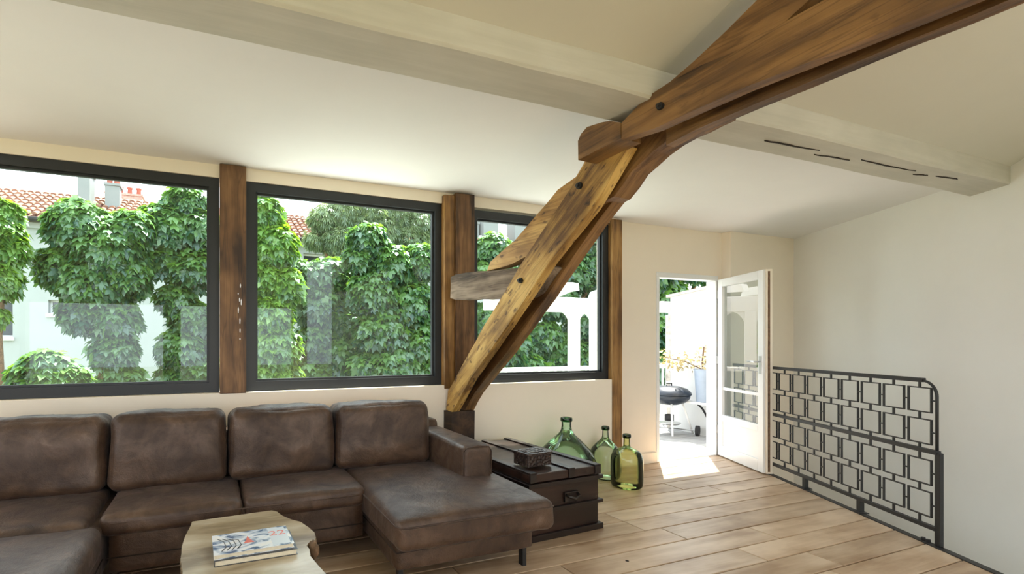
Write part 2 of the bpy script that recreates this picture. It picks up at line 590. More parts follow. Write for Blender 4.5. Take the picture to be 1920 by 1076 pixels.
for i in range(len(seams) - 1):
    y1, y0 = seams[i], seams[i + 1]
    cuts = [-3.2] + ends.get(y1, [-1.5 + R.random(), 0.7 + R.random()]) + [99]
    for a, b in zip(cuts, cuts[1:]):
        g = 0.0038
        dz = R.uniform(-0.0008, 0.0008)
        bm = bmesh.new()
        if b == 99:
            poly = [(a + g, y0 + g), (edge_x(y0 + g) - 0.045, y0 + g), (edge_x(y1 - g) - 0.045, y1 - g), (a + g, y1 - g)]
        else:
            poly = [(a + g, y0 + g), (b - g, y0 + g), (b - g, y1 - g), (a + g, y1 - g)]
        cx = sum(p[0] for p in poly) / 4
        cy = (y0 + y1) / 2
        poly = [(p[0] - cx, p[1] - cy) for p in poly]
        a_ = [bm.verts.new((p[0], p[1], -0.026)) for p in poly]
        b_ = [bm.verts.new((p[0], p[1], -0.003)) for p in poly]
        q = 0.003
        c_ = []
        for p in poly:
            l = math.hypot(*p)
            c_.append(bm.verts.new((p[0] - math.copysign(q, p[0]), p[1] - math.copysign(q, p[1]), dz)))
        bm.faces.new(c_)
        for k in range(4):
            k2 = (k + 1) % 4
            bm.faces.new((a_[k], a_[k2], b_[k2], b_[k]))
            bm.faces.new((b_[k], b_[k2], c_[k2], c_[k]))
        obj('plank', bm, M['plank'], floor, loc=(cx, cy, 0))
# floor in the near part of the room, outside the picture
bm = bmesh.new()
add_plan(bm, [(-3.2, -2.6), (edge_x(-2.6) - 0.045, -2.6), (edge_x(0.85) - 0.045, 0.85), (-3.2, 0.85)], -0.026, 0)
obj('boarding', bm, M['plank'], floor)
bm = bmesh.new()
add_tube(bm, [(2.31, 2.2, 0.0006), (2.31, 2.2, 0.0014)], 0.011, 8)
obj('knot', bm, M['gap'], floor)

# black steel strip along the stairwell
bm = bmesh.new()
p0, p1 = edge_pt(-0.82, 0), edge_pt(6.0, 0)
q0, q1 = edge_pt(-0.82, -0.045), edge_pt(6.0, -0.045)
add_plan(bm, [q0, q1, p1, p0], -0.20, 0.006)
tag(obj('trim_1', bm, M['iron']), 'black steel edge strip between the oak floor and the stairwell', 'edge strip', kind='structure')

WT = 0.22


def zc_low(x):                            # the lower ceiling sinks a little towards the door
    t = max(0, min(1, (x - 2.6) / 1.6))
    return 2.632 - 0.052 * t * t * (3 - 2 * t)


# window wall: parapet below, band above
bm = bmesh.new()
add_box(bm, (-3.2, 3.80, -0.16), (3.79, 4.02, 0.93), 0.004)
tag(obj('wall_window', bm, M['plaster']), 'low cream plaster wall below the three big windows', 'wall', kind='structure')
bm = bmesh.new()
add_box(bm, (-3.2, 3.845, 2.535), (3.90, 4.08, 2.80))
tag(obj('wall_window_head', bm, M['plaster']), 'narrow cream plaster band between the big windows and the ceiling', 'wall', kind='structure')
box('pier', (3.80, 3.905, -0.16), (4.0, 4.02, 2.75), M['plaster'], D.objects['wall_window'])
# back wall with the door opening (4.54..5.44)
bm = bmesh.new()
add_prism(bm, [(3.93, -0.16), (4.54, -0.16), (4.54, 2.05), (5.445, 2.05), (5.445, -0.16), (5.56, -0.16), (5.56, 2.8), (3.93, 2.8)], 3.905, 4.0)
tag(obj('wall_back', bm, M['plaster']), 'cream plaster wall around the open terrace door', 'wall', kind='structure')
bm = bmesh.new()
add_box(bm, (5.543, 3.80, -2.7), (6.95, 4.02, 2.8))
tag(obj('wall_back_return', bm, M['plaster']), 'cream plaster wall stepping forward to the right of the door, behind the railing', 'wall', kind='structure')
bm = bmesh.new()
add_plan(bm, [wall_pt(-0.3), wall_pt(8.2), wall_pt(8.2, WT), wall_pt(-0.3, WT)], -2.7, 3.4)
tag(obj('wall_right', bm, M['plaster_white']), 'tall bare off-white wall rising beyond the stairwell railing', 'wall', kind='structure')
bm = bmesh.new()  # unseen openings added to bring daylight onto the truss and right wall
for lo, hi in (((-3.42, -2.6, -0.16), (-3.2, 4.08, 0.93)), ((-3.42, -2.6, 2.5), (-3.2, 4.08, 3.4)), ((-3.42, -2.6, 0.93), (-3.2, -2.1, 2.5)), ((-3.42, 0.15, 0.93), (-3.2, 0.45, 2.5)), ((-3.42, 2.6, 0.93), (-3.2, 4.08, 2.5))):
    add_box(bm, lo, hi)
tag(obj('wall_left', bm, M['plaster']), 'cream plaster wall with two added daylight openings closing the left end of the room', 'wall', kind='structure')
# rear wall: piers, sill and lintel around wide unseen openings added for daylight
bm = bmesh.new()
xr = 1.9
add_box(bm, (1.9, -2.82, 3.1), (3.6, -2.6, 3.4))
add_box(bm, (-3.42, -2.82, -0.16), (xr, -2.6, 0.5))
add_box(bm, (-3.42, -2.82, 2.05), (xr, -2.6, 3.4))
for xx in (-3.42, -0.9, 1.6):
    add_box(bm, (xx, -2.82, 0.5), (xx + 0.3, -2.6, 2.05))
tag(obj('wall_rear', bm, M['plaster']), 'plaster wall with wide added openings behind the viewer', 'wall', kind='structure')

# stairwell below the floor
bm = bmesh.new()
add_plan(bm, [edge_pt(-0.9, -0.10), edge_pt(7.0, -0.10), edge_pt(7.0, -0.001), edge_pt(-0.9, -0.001)], -2.7, -0.2)
tag(obj('wall_stair', bm, M['plaster_white']), 'plaster side of the stairwell below the oak floor edge', 'wall', kind='structure')
bm = bmesh.new()
add_plan(bm, [edge_pt(-0.9, -0.10), edge_pt(7.0, -0.10), wall_pt(8.2, 0.05), wall_pt(-0.3, 0.05)], -2.8, -2.7)
tag(obj('floor_lower', bm, M['plaster_white']), 'pale floor at the bottom of the stairwell', 'floor', kind='structure')
# ceilings
bm = bmesh.new()
xs = [-3.2, -1, 1, 2.6, 2.9, 3.2, 3.5, 3.8, 4.2, 5.2, 6.2, 7.2]
rows = [[bm.verts.new((x, y, zc_low(x) + dz)) for x in xs] for (y, dz) in ((1.80, 0), (3.0, 0), (4.02, 0), (4.02, 0.1), (1.80, 0.1))]
for a, b in zip(rows, rows[1:] + rows[:1]):
    for k in range(len(xs) - 1):
        bm.faces.new((a[k], a[k + 1], b[k + 1], b[k]))
tag(obj('ceiling', bm, M['ceiling'], smooth=False), 'flat white plaster ceiling between the painted beam and the windows', 'ceiling', kind='structure')
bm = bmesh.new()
for x0, x1, yy, zz in ((-3.2, 2.0, -0.4, 3.31), (2.0, 4.1, 0.45, 3.02), (4.1, 7.2, -0.4, 3.31)):   # unseen opening added above the stairs to brighten the right wall
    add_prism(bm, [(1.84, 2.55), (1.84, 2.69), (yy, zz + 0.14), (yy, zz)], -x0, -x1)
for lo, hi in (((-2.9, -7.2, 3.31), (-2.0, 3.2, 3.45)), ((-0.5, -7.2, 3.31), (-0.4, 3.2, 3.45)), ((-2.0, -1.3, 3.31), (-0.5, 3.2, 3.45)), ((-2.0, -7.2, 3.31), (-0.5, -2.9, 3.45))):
    add_box(bm, lo, hi)   # unseen skylight opening added behind the viewer to light the room
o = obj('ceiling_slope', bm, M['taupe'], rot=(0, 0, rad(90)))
tag(o, 'sloping plaster ceiling, its taupe darkened for shade, on the near side of the painted beam', 'ceiling', kind='structure')

# painted ceiling beam (a long squared timber, slightly wavy)
bm = bmesh.new()
nb = 60
x0b, x1b = -3.2, 5.66
secs = []
for i in range(nb + 1):
    t = i / nb
    x = x0b + (x1b - x0b) * t
    wv = lambda k: 0.007 * mnoise.noise(Vector((x * 1.7, k * 5.1, 0)))
    yb, yf, zb, zt = 1.957 + wv(1), 1.70 + wv(2), 2.46 + wv(3), 2.70
    skew = 0.0 if i < nb else 0.0
    secs.append([bm.verts.new((x, yb - 0.006, zb + 0.004)), bm.verts.new((x, yf + 0.010, zb + 0.002 + wv(4))), bm.verts.new((x, yf, zb + 0.014 + wv(4))),
                 bm.verts.new((x, yf + wv(5), zt)), bm.verts.new((x, yb, zt)), bm.verts.new((x, yb, zb + 0.012))])
for a, b in zip(secs, secs[1:]):
    for k in range(6):
        bm.faces.new((a[k], a[(k + 1) % 6], b[(k + 1) % 6], b[k]))
bm.faces.new(secs[0])
bm.faces.new(secs[-1][::-1])
beam = tag(obj('ceiling_beam', bm, M['beam']), 'long square ceiling beam painted grey beige, resting on the timber truss', 'beam', kind='thing')
# drying cracks in the right half of the beam's underside, as thin dark splits
for cx0, cx1, cy0 in ((2.95, 3.42, 1.83), (3.46, 3.78, 1.86), (3.84, 4.42, 1.81), (4.5, 4.62, 1.83), (4.7, 4.95, 1.80)):
    bm = bmesh.new()
    k = 9
    top, bot = [], []
    for i in range(k + 1):
        t = i / k
        x = cx0 + (cx1 - cx0) * t
        y = cy0 - 0.02 * t + R.uniform(-0.004, 0.004)
        hw = 0.004 * math.sin(math.pi * (0.06 + 0.88 * t)) + 0.0006
        zz = 2.46 + 0.007 * mnoise.noise(Vector((x * 1.7, 15.3, 0))) - 0.0025
        top.append(bm.verts.new((x, y + hw, zz)))
        bot.append(bm.verts.new((x, y - hw, zz)))
    for i in range(k):
        bm.faces.new((top[i], top[i + 1], bot[i + 1], bot[i]))
    ex = bmesh.ops.extrude_face_region(bm, geom=bm.faces[:])
    for v in [g for g in ex['geom'] if isinstance(g, bmesh.types.BMVert)]:
        v.co.z += 0.012
    obj('drying_crack', bm, M['gap'], beam)

# baseboards
bm = bmesh.new()
add_box(bm, (3.94, 3.882, 0), (4.50, 3.906, 0.115), 0.006)
tag(obj('baseboard_back', bm, M['plaster']), 'low cream baseboard between the oak post and the door', 'baseboard', kind='structure')

# ------------------------------------------------------------------ windows
def window(n, x0, x1, z0, z1, label):
    t = thing('window_%d' % n, label, 'window', ((x0 + x1) / 2, 3.86, z0), kind='structure')
    W2, H = (x1 - x0) / 2, z1 - z0
    fw = 0.072
    bm = bmesh.new()
    for lo, hi in (((-W2, 0, 0), (W2, 0.08, fw)), ((-W2, 0, H - fw), (W2, 0.08, H)), ((-W2, 0, fw), (-W2 + fw, 0.08, H - fw)), ((W2 - fw, 0, fw), (W2, 0.08, H - fw))):
        add_box(bm, lo, hi)
    obj('frame', bm, M['anthracite'], t)
    bm = bmesh.new()
    e = 0.016
    for lo, hi in (((-W2 + fw, 0.028, fw), (W2 - fw, 0.06, fw + e)), ((-W2 + fw, 0.028, H - fw - e), (W2 - fw, 0.06, H - fw)),
                   ((-W2 + fw, 0.028, fw + e), (-W2 + fw + e, 0.06, H - fw - e)), ((W2 - fw - e, 0.028, fw + e), (W2 - fw, 0.06, H - fw - e))):
        add_box(bm, lo, hi)
    obj('glazing_bead', bm, M['anthracite'], t)
    bm = bmesh.new()
    vs = [bm.verts.new(p) for p in ((-W2 + fw, 0.045, fw), (W2 - fw, 0.045, fw), (W2 - fw, 0.045, H - fw), (-W2 + fw, 0.045, H - fw))]
    bm.faces.new(vs)
    obj('pane', bm, M['pane'], t)
    box('outer_sill', (-W2, 0.08, -0.03), (W2, 0.26, 0.012), M['white'], t)
    return t


window(1, -1.75, 0.047, 0.932, 2.538, 'large fixed window in a black frame left of the first brown post, looking onto the tiled house')
window(2, 0.238, 1.905, 0.932, 2.537, 'large fixed window in a black frame between the two brown posts, full of green trees')
window(3, 2.19, 3.80, 0.932, 2.515, 'large fixed window in a black frame crossed by the slanting truss')

# oak posts between the windows
t = thing('window_post', 'dark brown oak post with chipped paint between the first and second windows', 'post', (0.142, 3.79, 0.925), kind='thing')
bm = bmesh.new()
add_box(bm, (-0.094, 0, 0), (0.094, 0.075, 1.70), 0.005)
obj('timber', bm, M['post'], t)
for i, zz in enumerate((0.40, 0.455, 0.52, 0.60, 0.66, 0.685, 0.74, 0.79)):
    bm = bmesh.new()
    xx = 0.046 + R.uniform(-0.012, 0.012)
    h = R.choice((0.008, 0.012, 0.03, 0.045))
    add_prism(bm, [(xx - 0.003, zz), (xx + 0.002, zz - 0.003), (xx + 0.005, zz + h * 0.6), (xx + 0.001, zz + h), (xx - 0.004, zz + h * 0.7)], -0.0012, 0.001)
    obj('plaster_fleck', bm, M['white'], t)
t = thing('window_post', 'double brown oak post behind the weathered cross timber of the truss', 'post', (2.03, 3.77, 0.90), kind='thing')
bm = bmesh.new()
add_box(bm, (-0.036, 0, 0), (0.152, 0.09, 1.72), 0.006)
obj('timber', bm, M['post'], t)
bm = bmesh.new()
add_box(bm, (-0.136, 0.022, 0.0), (-0.037, 0.09, 1.70), 0.004)
obj('side_board', bm, M['post_gold'], t)
t = thing('window_post', 'honey-coloured oak post standing at the right end of the windows, behind the bottles', 'post', (3.86, 3.81, 0.0), kind='thing')
bm = bmesh.new()
add_box(bm, (-0.058, 0, 0), (0.076, 0.094, 2.566), 0.005)
obj('timber', bm, M['post_gold'], t)

# ------------------------------------------------------------------ timber truss
Tm = Matrix(((0.0813, 0.99669, 0, 1.89), (-0.99669, 0.0813, 0, 3.80), (0, 0, 1, 0), (0, 0, 0, 1)))
truss = thing('timber_truss', 'massive old oak roof truss slanting from the window wall up to the ceiling', 'roof truss', kind='thing')
truss.matrix_world = Tm
A40 = rad(39)


def timber(name, poly, n0, n1, mat, bev=0.010, step=0.11, jit=0.004):
    bm = bmesh.new()
    add_prism(bm, resample(poly, step, jit), n0, n1, bev)
    return obj(name, bm, mat, truss)


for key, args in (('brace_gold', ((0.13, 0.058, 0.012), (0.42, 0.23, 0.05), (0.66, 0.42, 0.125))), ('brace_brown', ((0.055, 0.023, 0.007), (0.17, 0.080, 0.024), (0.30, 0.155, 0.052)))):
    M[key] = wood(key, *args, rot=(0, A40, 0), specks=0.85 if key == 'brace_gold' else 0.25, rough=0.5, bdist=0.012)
M['tie'] = wood('tie_oak', (0.045, 0.019, 0.006), (0.15, 0.070, 0.020), (0.27, 0.135, 0.042), rot=(0, rad(4), 0), specks=0.25, rough=0.5, bdist=0.012)

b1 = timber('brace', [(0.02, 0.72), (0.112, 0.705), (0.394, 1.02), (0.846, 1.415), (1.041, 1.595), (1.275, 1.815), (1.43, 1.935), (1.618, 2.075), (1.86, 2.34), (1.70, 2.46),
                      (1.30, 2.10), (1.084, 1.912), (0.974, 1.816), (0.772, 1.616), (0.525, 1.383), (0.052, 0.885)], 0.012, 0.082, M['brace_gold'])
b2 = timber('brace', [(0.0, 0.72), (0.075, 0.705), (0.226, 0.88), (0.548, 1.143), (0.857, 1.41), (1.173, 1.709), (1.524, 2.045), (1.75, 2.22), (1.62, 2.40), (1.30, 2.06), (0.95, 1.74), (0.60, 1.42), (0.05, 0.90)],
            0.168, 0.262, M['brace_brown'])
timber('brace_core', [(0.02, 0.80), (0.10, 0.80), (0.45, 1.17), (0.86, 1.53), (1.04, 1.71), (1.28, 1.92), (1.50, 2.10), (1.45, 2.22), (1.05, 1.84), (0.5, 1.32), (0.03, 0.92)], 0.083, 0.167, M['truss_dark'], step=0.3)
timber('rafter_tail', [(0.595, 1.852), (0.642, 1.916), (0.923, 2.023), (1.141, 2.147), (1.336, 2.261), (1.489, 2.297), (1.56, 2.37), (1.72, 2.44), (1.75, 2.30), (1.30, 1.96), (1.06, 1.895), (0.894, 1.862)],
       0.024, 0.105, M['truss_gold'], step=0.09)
te = timber('tie_end', [(1.535, 2.375), (1.828, 2.392), (1.828, 2.475), (1.76, 2.512), (1.70, 2.528), (1.60, 2.543), (1.555, 2.52), (1.533, 2.488)], -0.008, 0.15, M['tie'], bev=0.012, step=0.3, jit=0.002)
tl = timber('tie_beam', [(1.828, 2.386), (2.028, 2.366), (2.216, 2.370), (2.443, 2.372), (2.632, 2.362), (2.927, 2.350), (5.2, 2.33), (5.2, 2.59), (2.715, 2.565), (2.569, 2.560), (2.443, 2.540), (2.25, 2.56), (2.099, 2.557), (1.969, 2.539), (1.83, 2.473)],
            -0.004, 0.060, M['tie'], step=0.14)
timber('tie_beam', [(1.98, 2.325), (2.14, 2.345), (2.40, 2.352), (2.86, 2.357), (5.2, 2.345), (5.2, 2.58), (1.98, 2.55)], 0.145, 0.21, M['tie'], step=0.14)
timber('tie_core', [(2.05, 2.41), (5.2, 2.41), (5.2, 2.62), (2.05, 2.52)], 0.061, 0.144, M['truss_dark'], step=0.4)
timber('king_strut', [(2.06, 2.53), (2.099, 2.562), (2.216, 2.600), (2.358, 2.657), (2.484, 2.716), (3.4, 3.16), (3.52, 3.02), (2.74, 2.635), (2.56, 2.555), (2.3, 2.54)], 0.004, 0.10, M['truss'])
timber('knee_block', [(1.54, 2.115), (1.68, 2.137), (1.80, 2.245), (1.93, 2.308), (2.08, 2.345), (2.26, 2.358), (2.26, 2.47), (1.56, 2.42)], 0.114, 0.25, M['brace_brown'], step=0.06, jit=0.006)
cr = timber('cross_timber', [(0.05, 1.692), (0.138, 1.668), (0.42, 1.655), (0.772, 1.622), (1.0, 1.620), (1.07, 1.645), (1.235, 1.795), (1.20, 1.812), (1.1, 1.818), (0.772, 1.84), (0.45, 1.868), (0.138, 1.884), (0.055, 1.872)],
            0.035, 0.165, M['grey_wood'], step=0.07, jit=0.004)
timber('foot_post', [(0.0, 0.0), (0.125, 0.0), (0.13, 0.712), (0.0, 0.712)], 0.0, 0.235, M['truss_dark'], step=0.2)


# the clamping ties stand proud of the braces and pass just under the painted beam
eye = Tm.inverted() @ Vector((0, 0, 1.3))
for o in list(truss.children):
    if o.name.split('.')[0] in ('tie_end', 'tie_beam', 'tie_core', 'king_strut'):
        for v in o.data.vertices:
            v.co = eye + (v.co - eye) * 0.945


def bolt(parent, s, z, y, r=0.017):
    bm = bmesh.new()
    add_tube(bm, [(s, y + 0.004, z), (s, y - 0.016, z)], r, 6)
    add_tube(bm, [(s, y - 0.016, z), (s, y - 0.030, z)], r * 0.5, 8)
    obj('bolt', bm, M['iron'], parent)


pb = eye + (Vector((2.060, -0.004, 2.459)) - eye) * 0.945
bolt(tl, pb.x, pb.z, pb.y)
bolt(b1, 1.531, 2.227, 0.012, 0.021)
bolt(b1, 1.008, 1.729, 0.012, 0.021)

# ------------------------------------------------------------------ terrace door
bm = bmesh.new()
for lo, hi in (((4.515, 3.895, 0), (4.555, 4.01, 2.0195)), ((5.43, 3.895, 0), (5.475, 4.01, 2.0195)), ((4.515, 3.895, 2.02), (5.475, 4.01, 2.075))):
    add_box(bm, lo, hi, 0.004)
add_box(bm, (4.555, 3.90, -0.02), (5.43, 4.03, 0.012), 0.003)
tag(obj('trim_2', bm, M['white']), 'white painted frame and threshold around the terrace door opening', 'door frame', kind='structure')
ang = math.atan2(3.185 - 3.90, 5.08 - 5.445)
door = thing('door_1', 'white half-glazed terrace door standing open into the room', 'door', (5.45, 3.885, 0.012), ang, kind='structure')
DW, DH = 0.81, 2.015
bm = bmesh.new()
th = 0.055
for lo, hi in (((0, 0, 0), (0.085, th, DH)), ((DW - 0.085, 0, 0), (DW, th, DH)), ((0.085, 0, DH - 0.085), (DW - 0.085, th, DH)), ((0.085, 0, 0), (DW - 0.085, th, 0.12)), ((0.085, 0, 0.40), (DW - 0.085, th, 0.47))):
    add_box(bm, lo, hi, 0.003)
obj('sash', bm, M['white'], door)
box('bottom_panel', (0.085, 0.016, 0.12), (DW - 0.085, 0.042, 0.40), M['white'], door, 0.003)
bm = bmesh.new()
vs = [bm.verts.new(p) for p in ((0.085, 0.028, 0.47), (DW - 0.085, 0.028, 0.47), (DW - 0.085, 0.028, DH - 0.085), (0.085, 0.028, DH - 0.085))]
bm.faces.new(vs)
obj('pane', bm, M['door_pane'], door)
box('glazing_bar', (0.085, 0.015, 0.755), (DW - 0.085, 0.041, 0.785), M['white'], door, 0.002)
box('rebate_lip', (DW, 0.02, 0.0), (DW + 0.022, th + 0.02, DH), M['plaster'], door, 0.003)
box('seal', (DW + 0.0215, 0.03, 0.02), (DW + 0.024, 0.05, DH - 0.02), M['bark'], door)
hd = box('lock_plate', (DW - 0.06, -0.006, 0.98), (DW - 0.025, 0.0, 1.16), M['steel'], door, 0.002)
bm = bmesh.new()
add_tube(bm, [(DW - 0.043, -0.004, 1.1), (DW - 0.043, -0.05, 1.1), (DW - 0.06, -0.055, 1.1), (DW - 0.16, -0.055, 1.1)], 0.008, 8)
obj('handle', bm, M['steel'], hd, smooth=True)
for z in (0.25, 1.05, 1.8):
    bm = bmesh.new()
    add_tube(bm, [(-0.006, -0.004, z), (-0.006, -0.004, z + 0.09)], 0.009, 8)
    obj('hinge', bm, M['steel'], door)

# ------------------------------------------------------------------ stairwell railing
yaw = math.atan2(UY, UX)
rail = thing('stair_railing', 'black iron railing of open squares guarding the stairwell', 'railing', (EX, EY, 0.006), yaw)
yb0 = -0.010                               # local y: centre line of the flat iron


def rbar(bm, s0, s1, z0, z1, d=0.016, bev=0.0):
    add_box(bm, (s0, yb0 - d / 2, z0), (s1, yb0 + d / 2, z1), bev)


S0 = -0.62
bm = bmesh.new()
rbar(bm, S0, 1.705, 1.036, 1.064, 0.03, 0.003)
obj('handrail', bm, M['iron'], rail)
bm = bmesh.new()
pts = [(1.70, yb0, 1.046)] + [(1.70 + 0.098 * math.sin(a), yb0, 0.948 + 0.098 * math.cos(a)) for a in [rad(x) for x in range(10, 91, 10)]] + [(1.798, yb0, 0.60)]
add_tube(bm, pts, 0.0085, 8)
obj('end_bar', bm, M['iron'], rail, smooth=True)
bm = bmesh.new()
rbar(bm, S0, 1.81, 0.577, 0.605, 0.03, 0.003)
obj('middle_rail', bm, M['iron'], rail)
bm = bmesh.new()
rbar(bm, S0, 1.80, 0.088, 0.114, 0.03, 0.003)
obj('bottom_rail', bm, M['iron'], rail)
bm = bmesh.new()
rbar(bm, 1.792, 1.832, 0.0, 0.594, 0.022, 0.004)
obj('end_post', bm, M['iron'], rail)
for s in (-0.08, 0.55, 1.165):
    bm = bmesh.new()
    rbar(bm, s, s + 0.034, 0.0, 0.09, 0.03)
    add_box(bm, (s - 0.006, yb0 - 0.035, 0.0), (s + 0.06, yb0 + 0.03, 0.007))
    obj('foot', bm, M['iron'], rail)
for s in (1.715, 1.75):
    bm = bmesh.new()
    add_tube(bm, [(s, yb0 - 0.01, 0.0), (s, yb0 - 0.01, 0.02)], 0.012, 6)
    obj('anchor_nut', bm, M['iron'], rail)
sq = None
cols = [1.678 - 0.2 * k for k in range(12)]
rowz = [0.921, 0.714, 0.451, 0.244]
hs = [0.086, 0.083]
lw_ = 0.0075
sq_proto = vc = hc = None
for c in cols:
    for z in rowz:
        if sq_proto is None:
            bm = bmesh.new()
            for lo, hi in (((-hs[0], -0.006, -hs[1]), (hs[0], 0.006, -hs[1] + lw_)), ((-hs[0], -0.006, hs[1] - lw_), (hs[0], 0.006, hs[1])),
                           ((-hs[0], -0.006, -hs[1] + lw_), (-hs[0] + lw_, 0.006, hs[1] - lw_)), ((hs[0] - lw_, -0.006, -hs[1] + lw_), (hs[0], 0.006, hs[1] - lw_))):
                add_box(bm, lo, hi)
            sq_proto = obj('square', bm, M['iron'], rail, loc=(c, yb0, z))
        else:
            link_copy(sq_proto, rail, (c, yb0, z))
        # short pin to the next square on the right
        if hc is None:
            hc = box('pin', (-0.016, -0.005, -0.004), (0.016, 0.005, 0.004), M['iron'], rail)
            hc.location = (c + 0.1, yb0, z)
        else:
            link_copy(hc, rail, (c + 0.1, yb0, z))
    for z0, z1 in ((1.003, 1.037), (0.796, 0.839), (0.604, 0.632), (0.533, 0.578), (0.326, 0.369), (0.113, 0.162)):
        bm = bmesh.new()
        add_box(bm, (-0.006, -0.005, z0), (0.006, 0.005, z1))
        obj('pin', bm, M['iron'], rail, loc=(c, yb0, 0))

# ------------------------------------------------------------------ sofa
sofa = thing('corner_sofa', 'large brown suede corner sofa with loose back cushions under the windows', 'sofa', (0.4, 3.2, 0))
SX, SY = 0.4, 3.2


def sc_(name, x0, x1, y0, y1, z0, z1, r, **kw):
    return cushion(name, (x1 - x0, y1 - y0, z1 - z0), r, sofa, ((x0 + x1) / 2 - SX, (y0 + y1) / 2 - SY, (z0 + z1) / 2), **kw)


# base boxes
sc_('base', -0.50, 0.86, 2.815, 3.70, 0.12, 0.375, 0.02, n=8, wr=0.001)
sc_('base', 0.885, 1.73, 2.325, 3.70, 0.115, 0.34, 0.02, n=8, wr=0.001)
sc_('base', -1.62, -0.52, 1.50, 3.70, 0.12, 0.375, 0.02, n=8, wr=0.001)
sc_('back_frame', -1.62, 1.70, 3.50, 3.74, 0.36, 0.70, 0.05, n=10, wr=0.002)
# seat cushions
sc_('seat_cushion', -1.36, -0.575, 2.70, 3.36, 0.325, 0.435, 0.04, bulge=(0, 0, 0.014), seed=1)
sc_('seat_cushion', -0.535, 0.155, 2.79, 3.36, 0.315, 0.432, 0.04, bulge=(0, 0.006, 0.016), seed=2)
sc_('seat_cushion', 0.163, 0.868, 2.79, 3.36, 0.315, 0.432, 0.04, bulge=(0, 0.006, 0.016), seed=3)
ch = sc_('chaise_cushion', 0.852, 1.80, 2.205, 3.36, 0.25, 0.425, 0.05, bulge=(0.006, 0.0, 0.022), seed=4, wr=0.006)
sc_('chaise_cushion', -1.40, -0.495, 1.50, 2.695, 0.27, 0.425, 0.05, bulge=(0, 0, 0.016), seed=5, wr=0.005)
# lower seam bands
for pts in ([(-0.50, 2.8125, 0.205), (0.86, 2.8125, 0.205)], [(0.884, 3.0, 0.215), (0.884, 2.324, 0.215), (1.73, 2.324, 0.215)], [(-0.519, 2.8, 0.21), (-0.519, 1.5, 0.21)]):
    rope('seam', [(p[0] - SX, p[1] - SY, p[2]) for p in pts], 0.0035, M['seam'], sofa)
rope('piping', [(p[0] - SX, p[1] - SY, p[2]) for p in ((0.851, 2.80, 0.385), (0.850, 2.26, 0.385), (0.862, 2.215, 0.385), (0.90, 2.203, 0.385), (1.74, 2.203, 0.385), (1.79, 2.22, 0.385))], 0.0045, M['sofa'], sofa)
rope('piping', [(p[0] - SX, p[1] - SY, p[2]) for p in ((-0.52, 2.80, 0.385), (-0.47, 2.788, 0.388), (0.80, 2.788, 0.388), (0.85, 2.80, 0.385))], 0.004, M['sofa'], sofa)
# back cushions: leaning a little, puffed, creased along the top
for k, (x0, x1) in enumerate(((-1.29, -0.585), (-0.575, 0.085), (0.095, 0.782), (0.792, 1.50))):
    bc = sc_('back_cushion', x0, x1, 3.215, 3.57, 0.415, 0.862, 0.062, rot=(rad(-5), 0, rad(R.uniform(-1.0, 1.0))), bulge=(0.004, 0.028, 0.012), seed=10 + k, wr=0.011, n=32, taper=0.02, mat=M['sofa'])
    hx, y_ = (x1 - x0) / 2 - 0.05, -0.165
    rope('top_seam', [(-hx, y_ + 0.012, 0.185), (-hx + 0.03, y_ + 0.016, 0.2), (0, y_ + 0.013, 0.207), (hx - 0.03, y_ + 0.016, 0.2), (hx, y_ + 0.012, 0.185)], 0.003, M['seam'], bc)
# right arm
sc_('armrest', 1.50, 1.715, 2.735, 3.72, 0.40, 0.632, 0.032, bulge=(0.004, 0, 0.008), seed=20, wr=0.003)
rope('piping', [(p[0] - SX, p[1] - SY, p[2]) for p in ((1.505, 2.742, 0.44), (1.505, 2.742, 0.595), (1.525, 2.742, 0.622), (1.61, 2.742, 0.632), (1.69, 2.742, 0.622), (1.71, 2.742, 0.595), (1.71, 2.742, 0.44))], 0.004, M['sofa'], sofa)
for x, y in ((1.70, 2.385), (0.915, 2.36), (1.70, 3.65), (-0.55, 1.6), (-1.55, 1.6), (-1.55, 3.65)):
    lbox('leg', (x - 0.013 - SX, y - 0.02 - SY, 0), (x + 0.013 - SX, y + 0.02 - SY, 0.125), M['iron'], sofa)

# ------------------------------------------------------------------ old trunk
TW, TL, TH = 0.63, 1.03, 0.452
trunk = thing('wooden_trunk', 'dark brown wooden trunk with battened lid beside the sofa armrest', 'trunk', (2.205, 3.155, 0), rad(3.5))
hw, hl = TW / 2, TL / 2
bm = bmesh.new()
add_box(bm, (-hw + 0.012, -hl + 0.012, 0.02), (hw - 0.012, hl - 0.012, 0.375), 0.004)
obj('body', bm, M['trunk'], trunk)
lid = lbox('lid', (-hw + 0.004, -hl + 0.004, 0.381), (hw - 0.004, hl - 0.004, TH - 0.012), M['trunk'], trunk, 0.006)
for x in (-hw + 0.03, 0.045, hw - 0.03):
    bm = bmesh.new()
    hwid = 0.026
    add_box(bm, (x - hwid, -hl - 0.006, TH - 0.015), (x + hwid, hl + 0.006, TH), 0.003)
    add_box(bm, (x - hwid, -hl - 0.006, 0.385), (x + hwid, -hl + 0.006, TH - 0.004), 0.002)
    obj('lid_batten', bm, M['trunk_strap'], trunk)
for z0, z1 in ((0.352, 0.378), (0.185, 0.207), (0.0, 0.04)):
    bm = bmesh.new()
    o_ = 0.012
    for lo, hi in (((-hw - o_, -hl - o_, z0), (hw + o_, -hl + 0.012, z1)), ((-hw - o_, hl - 0.012, z0), (hw + o_, hl + o_, z1)), ((-hw - o_, -hl + 0.012, z0), (-hw + 0.012, hl - 0.012, z1)), ((hw - 0.012, -hl + 0.012, z0), (hw + o_, hl - 0.012, z1))):
        add_box(bm, lo, hi, 0.002)
    obj('batten', bm, M['trunk_strap'], trunk)
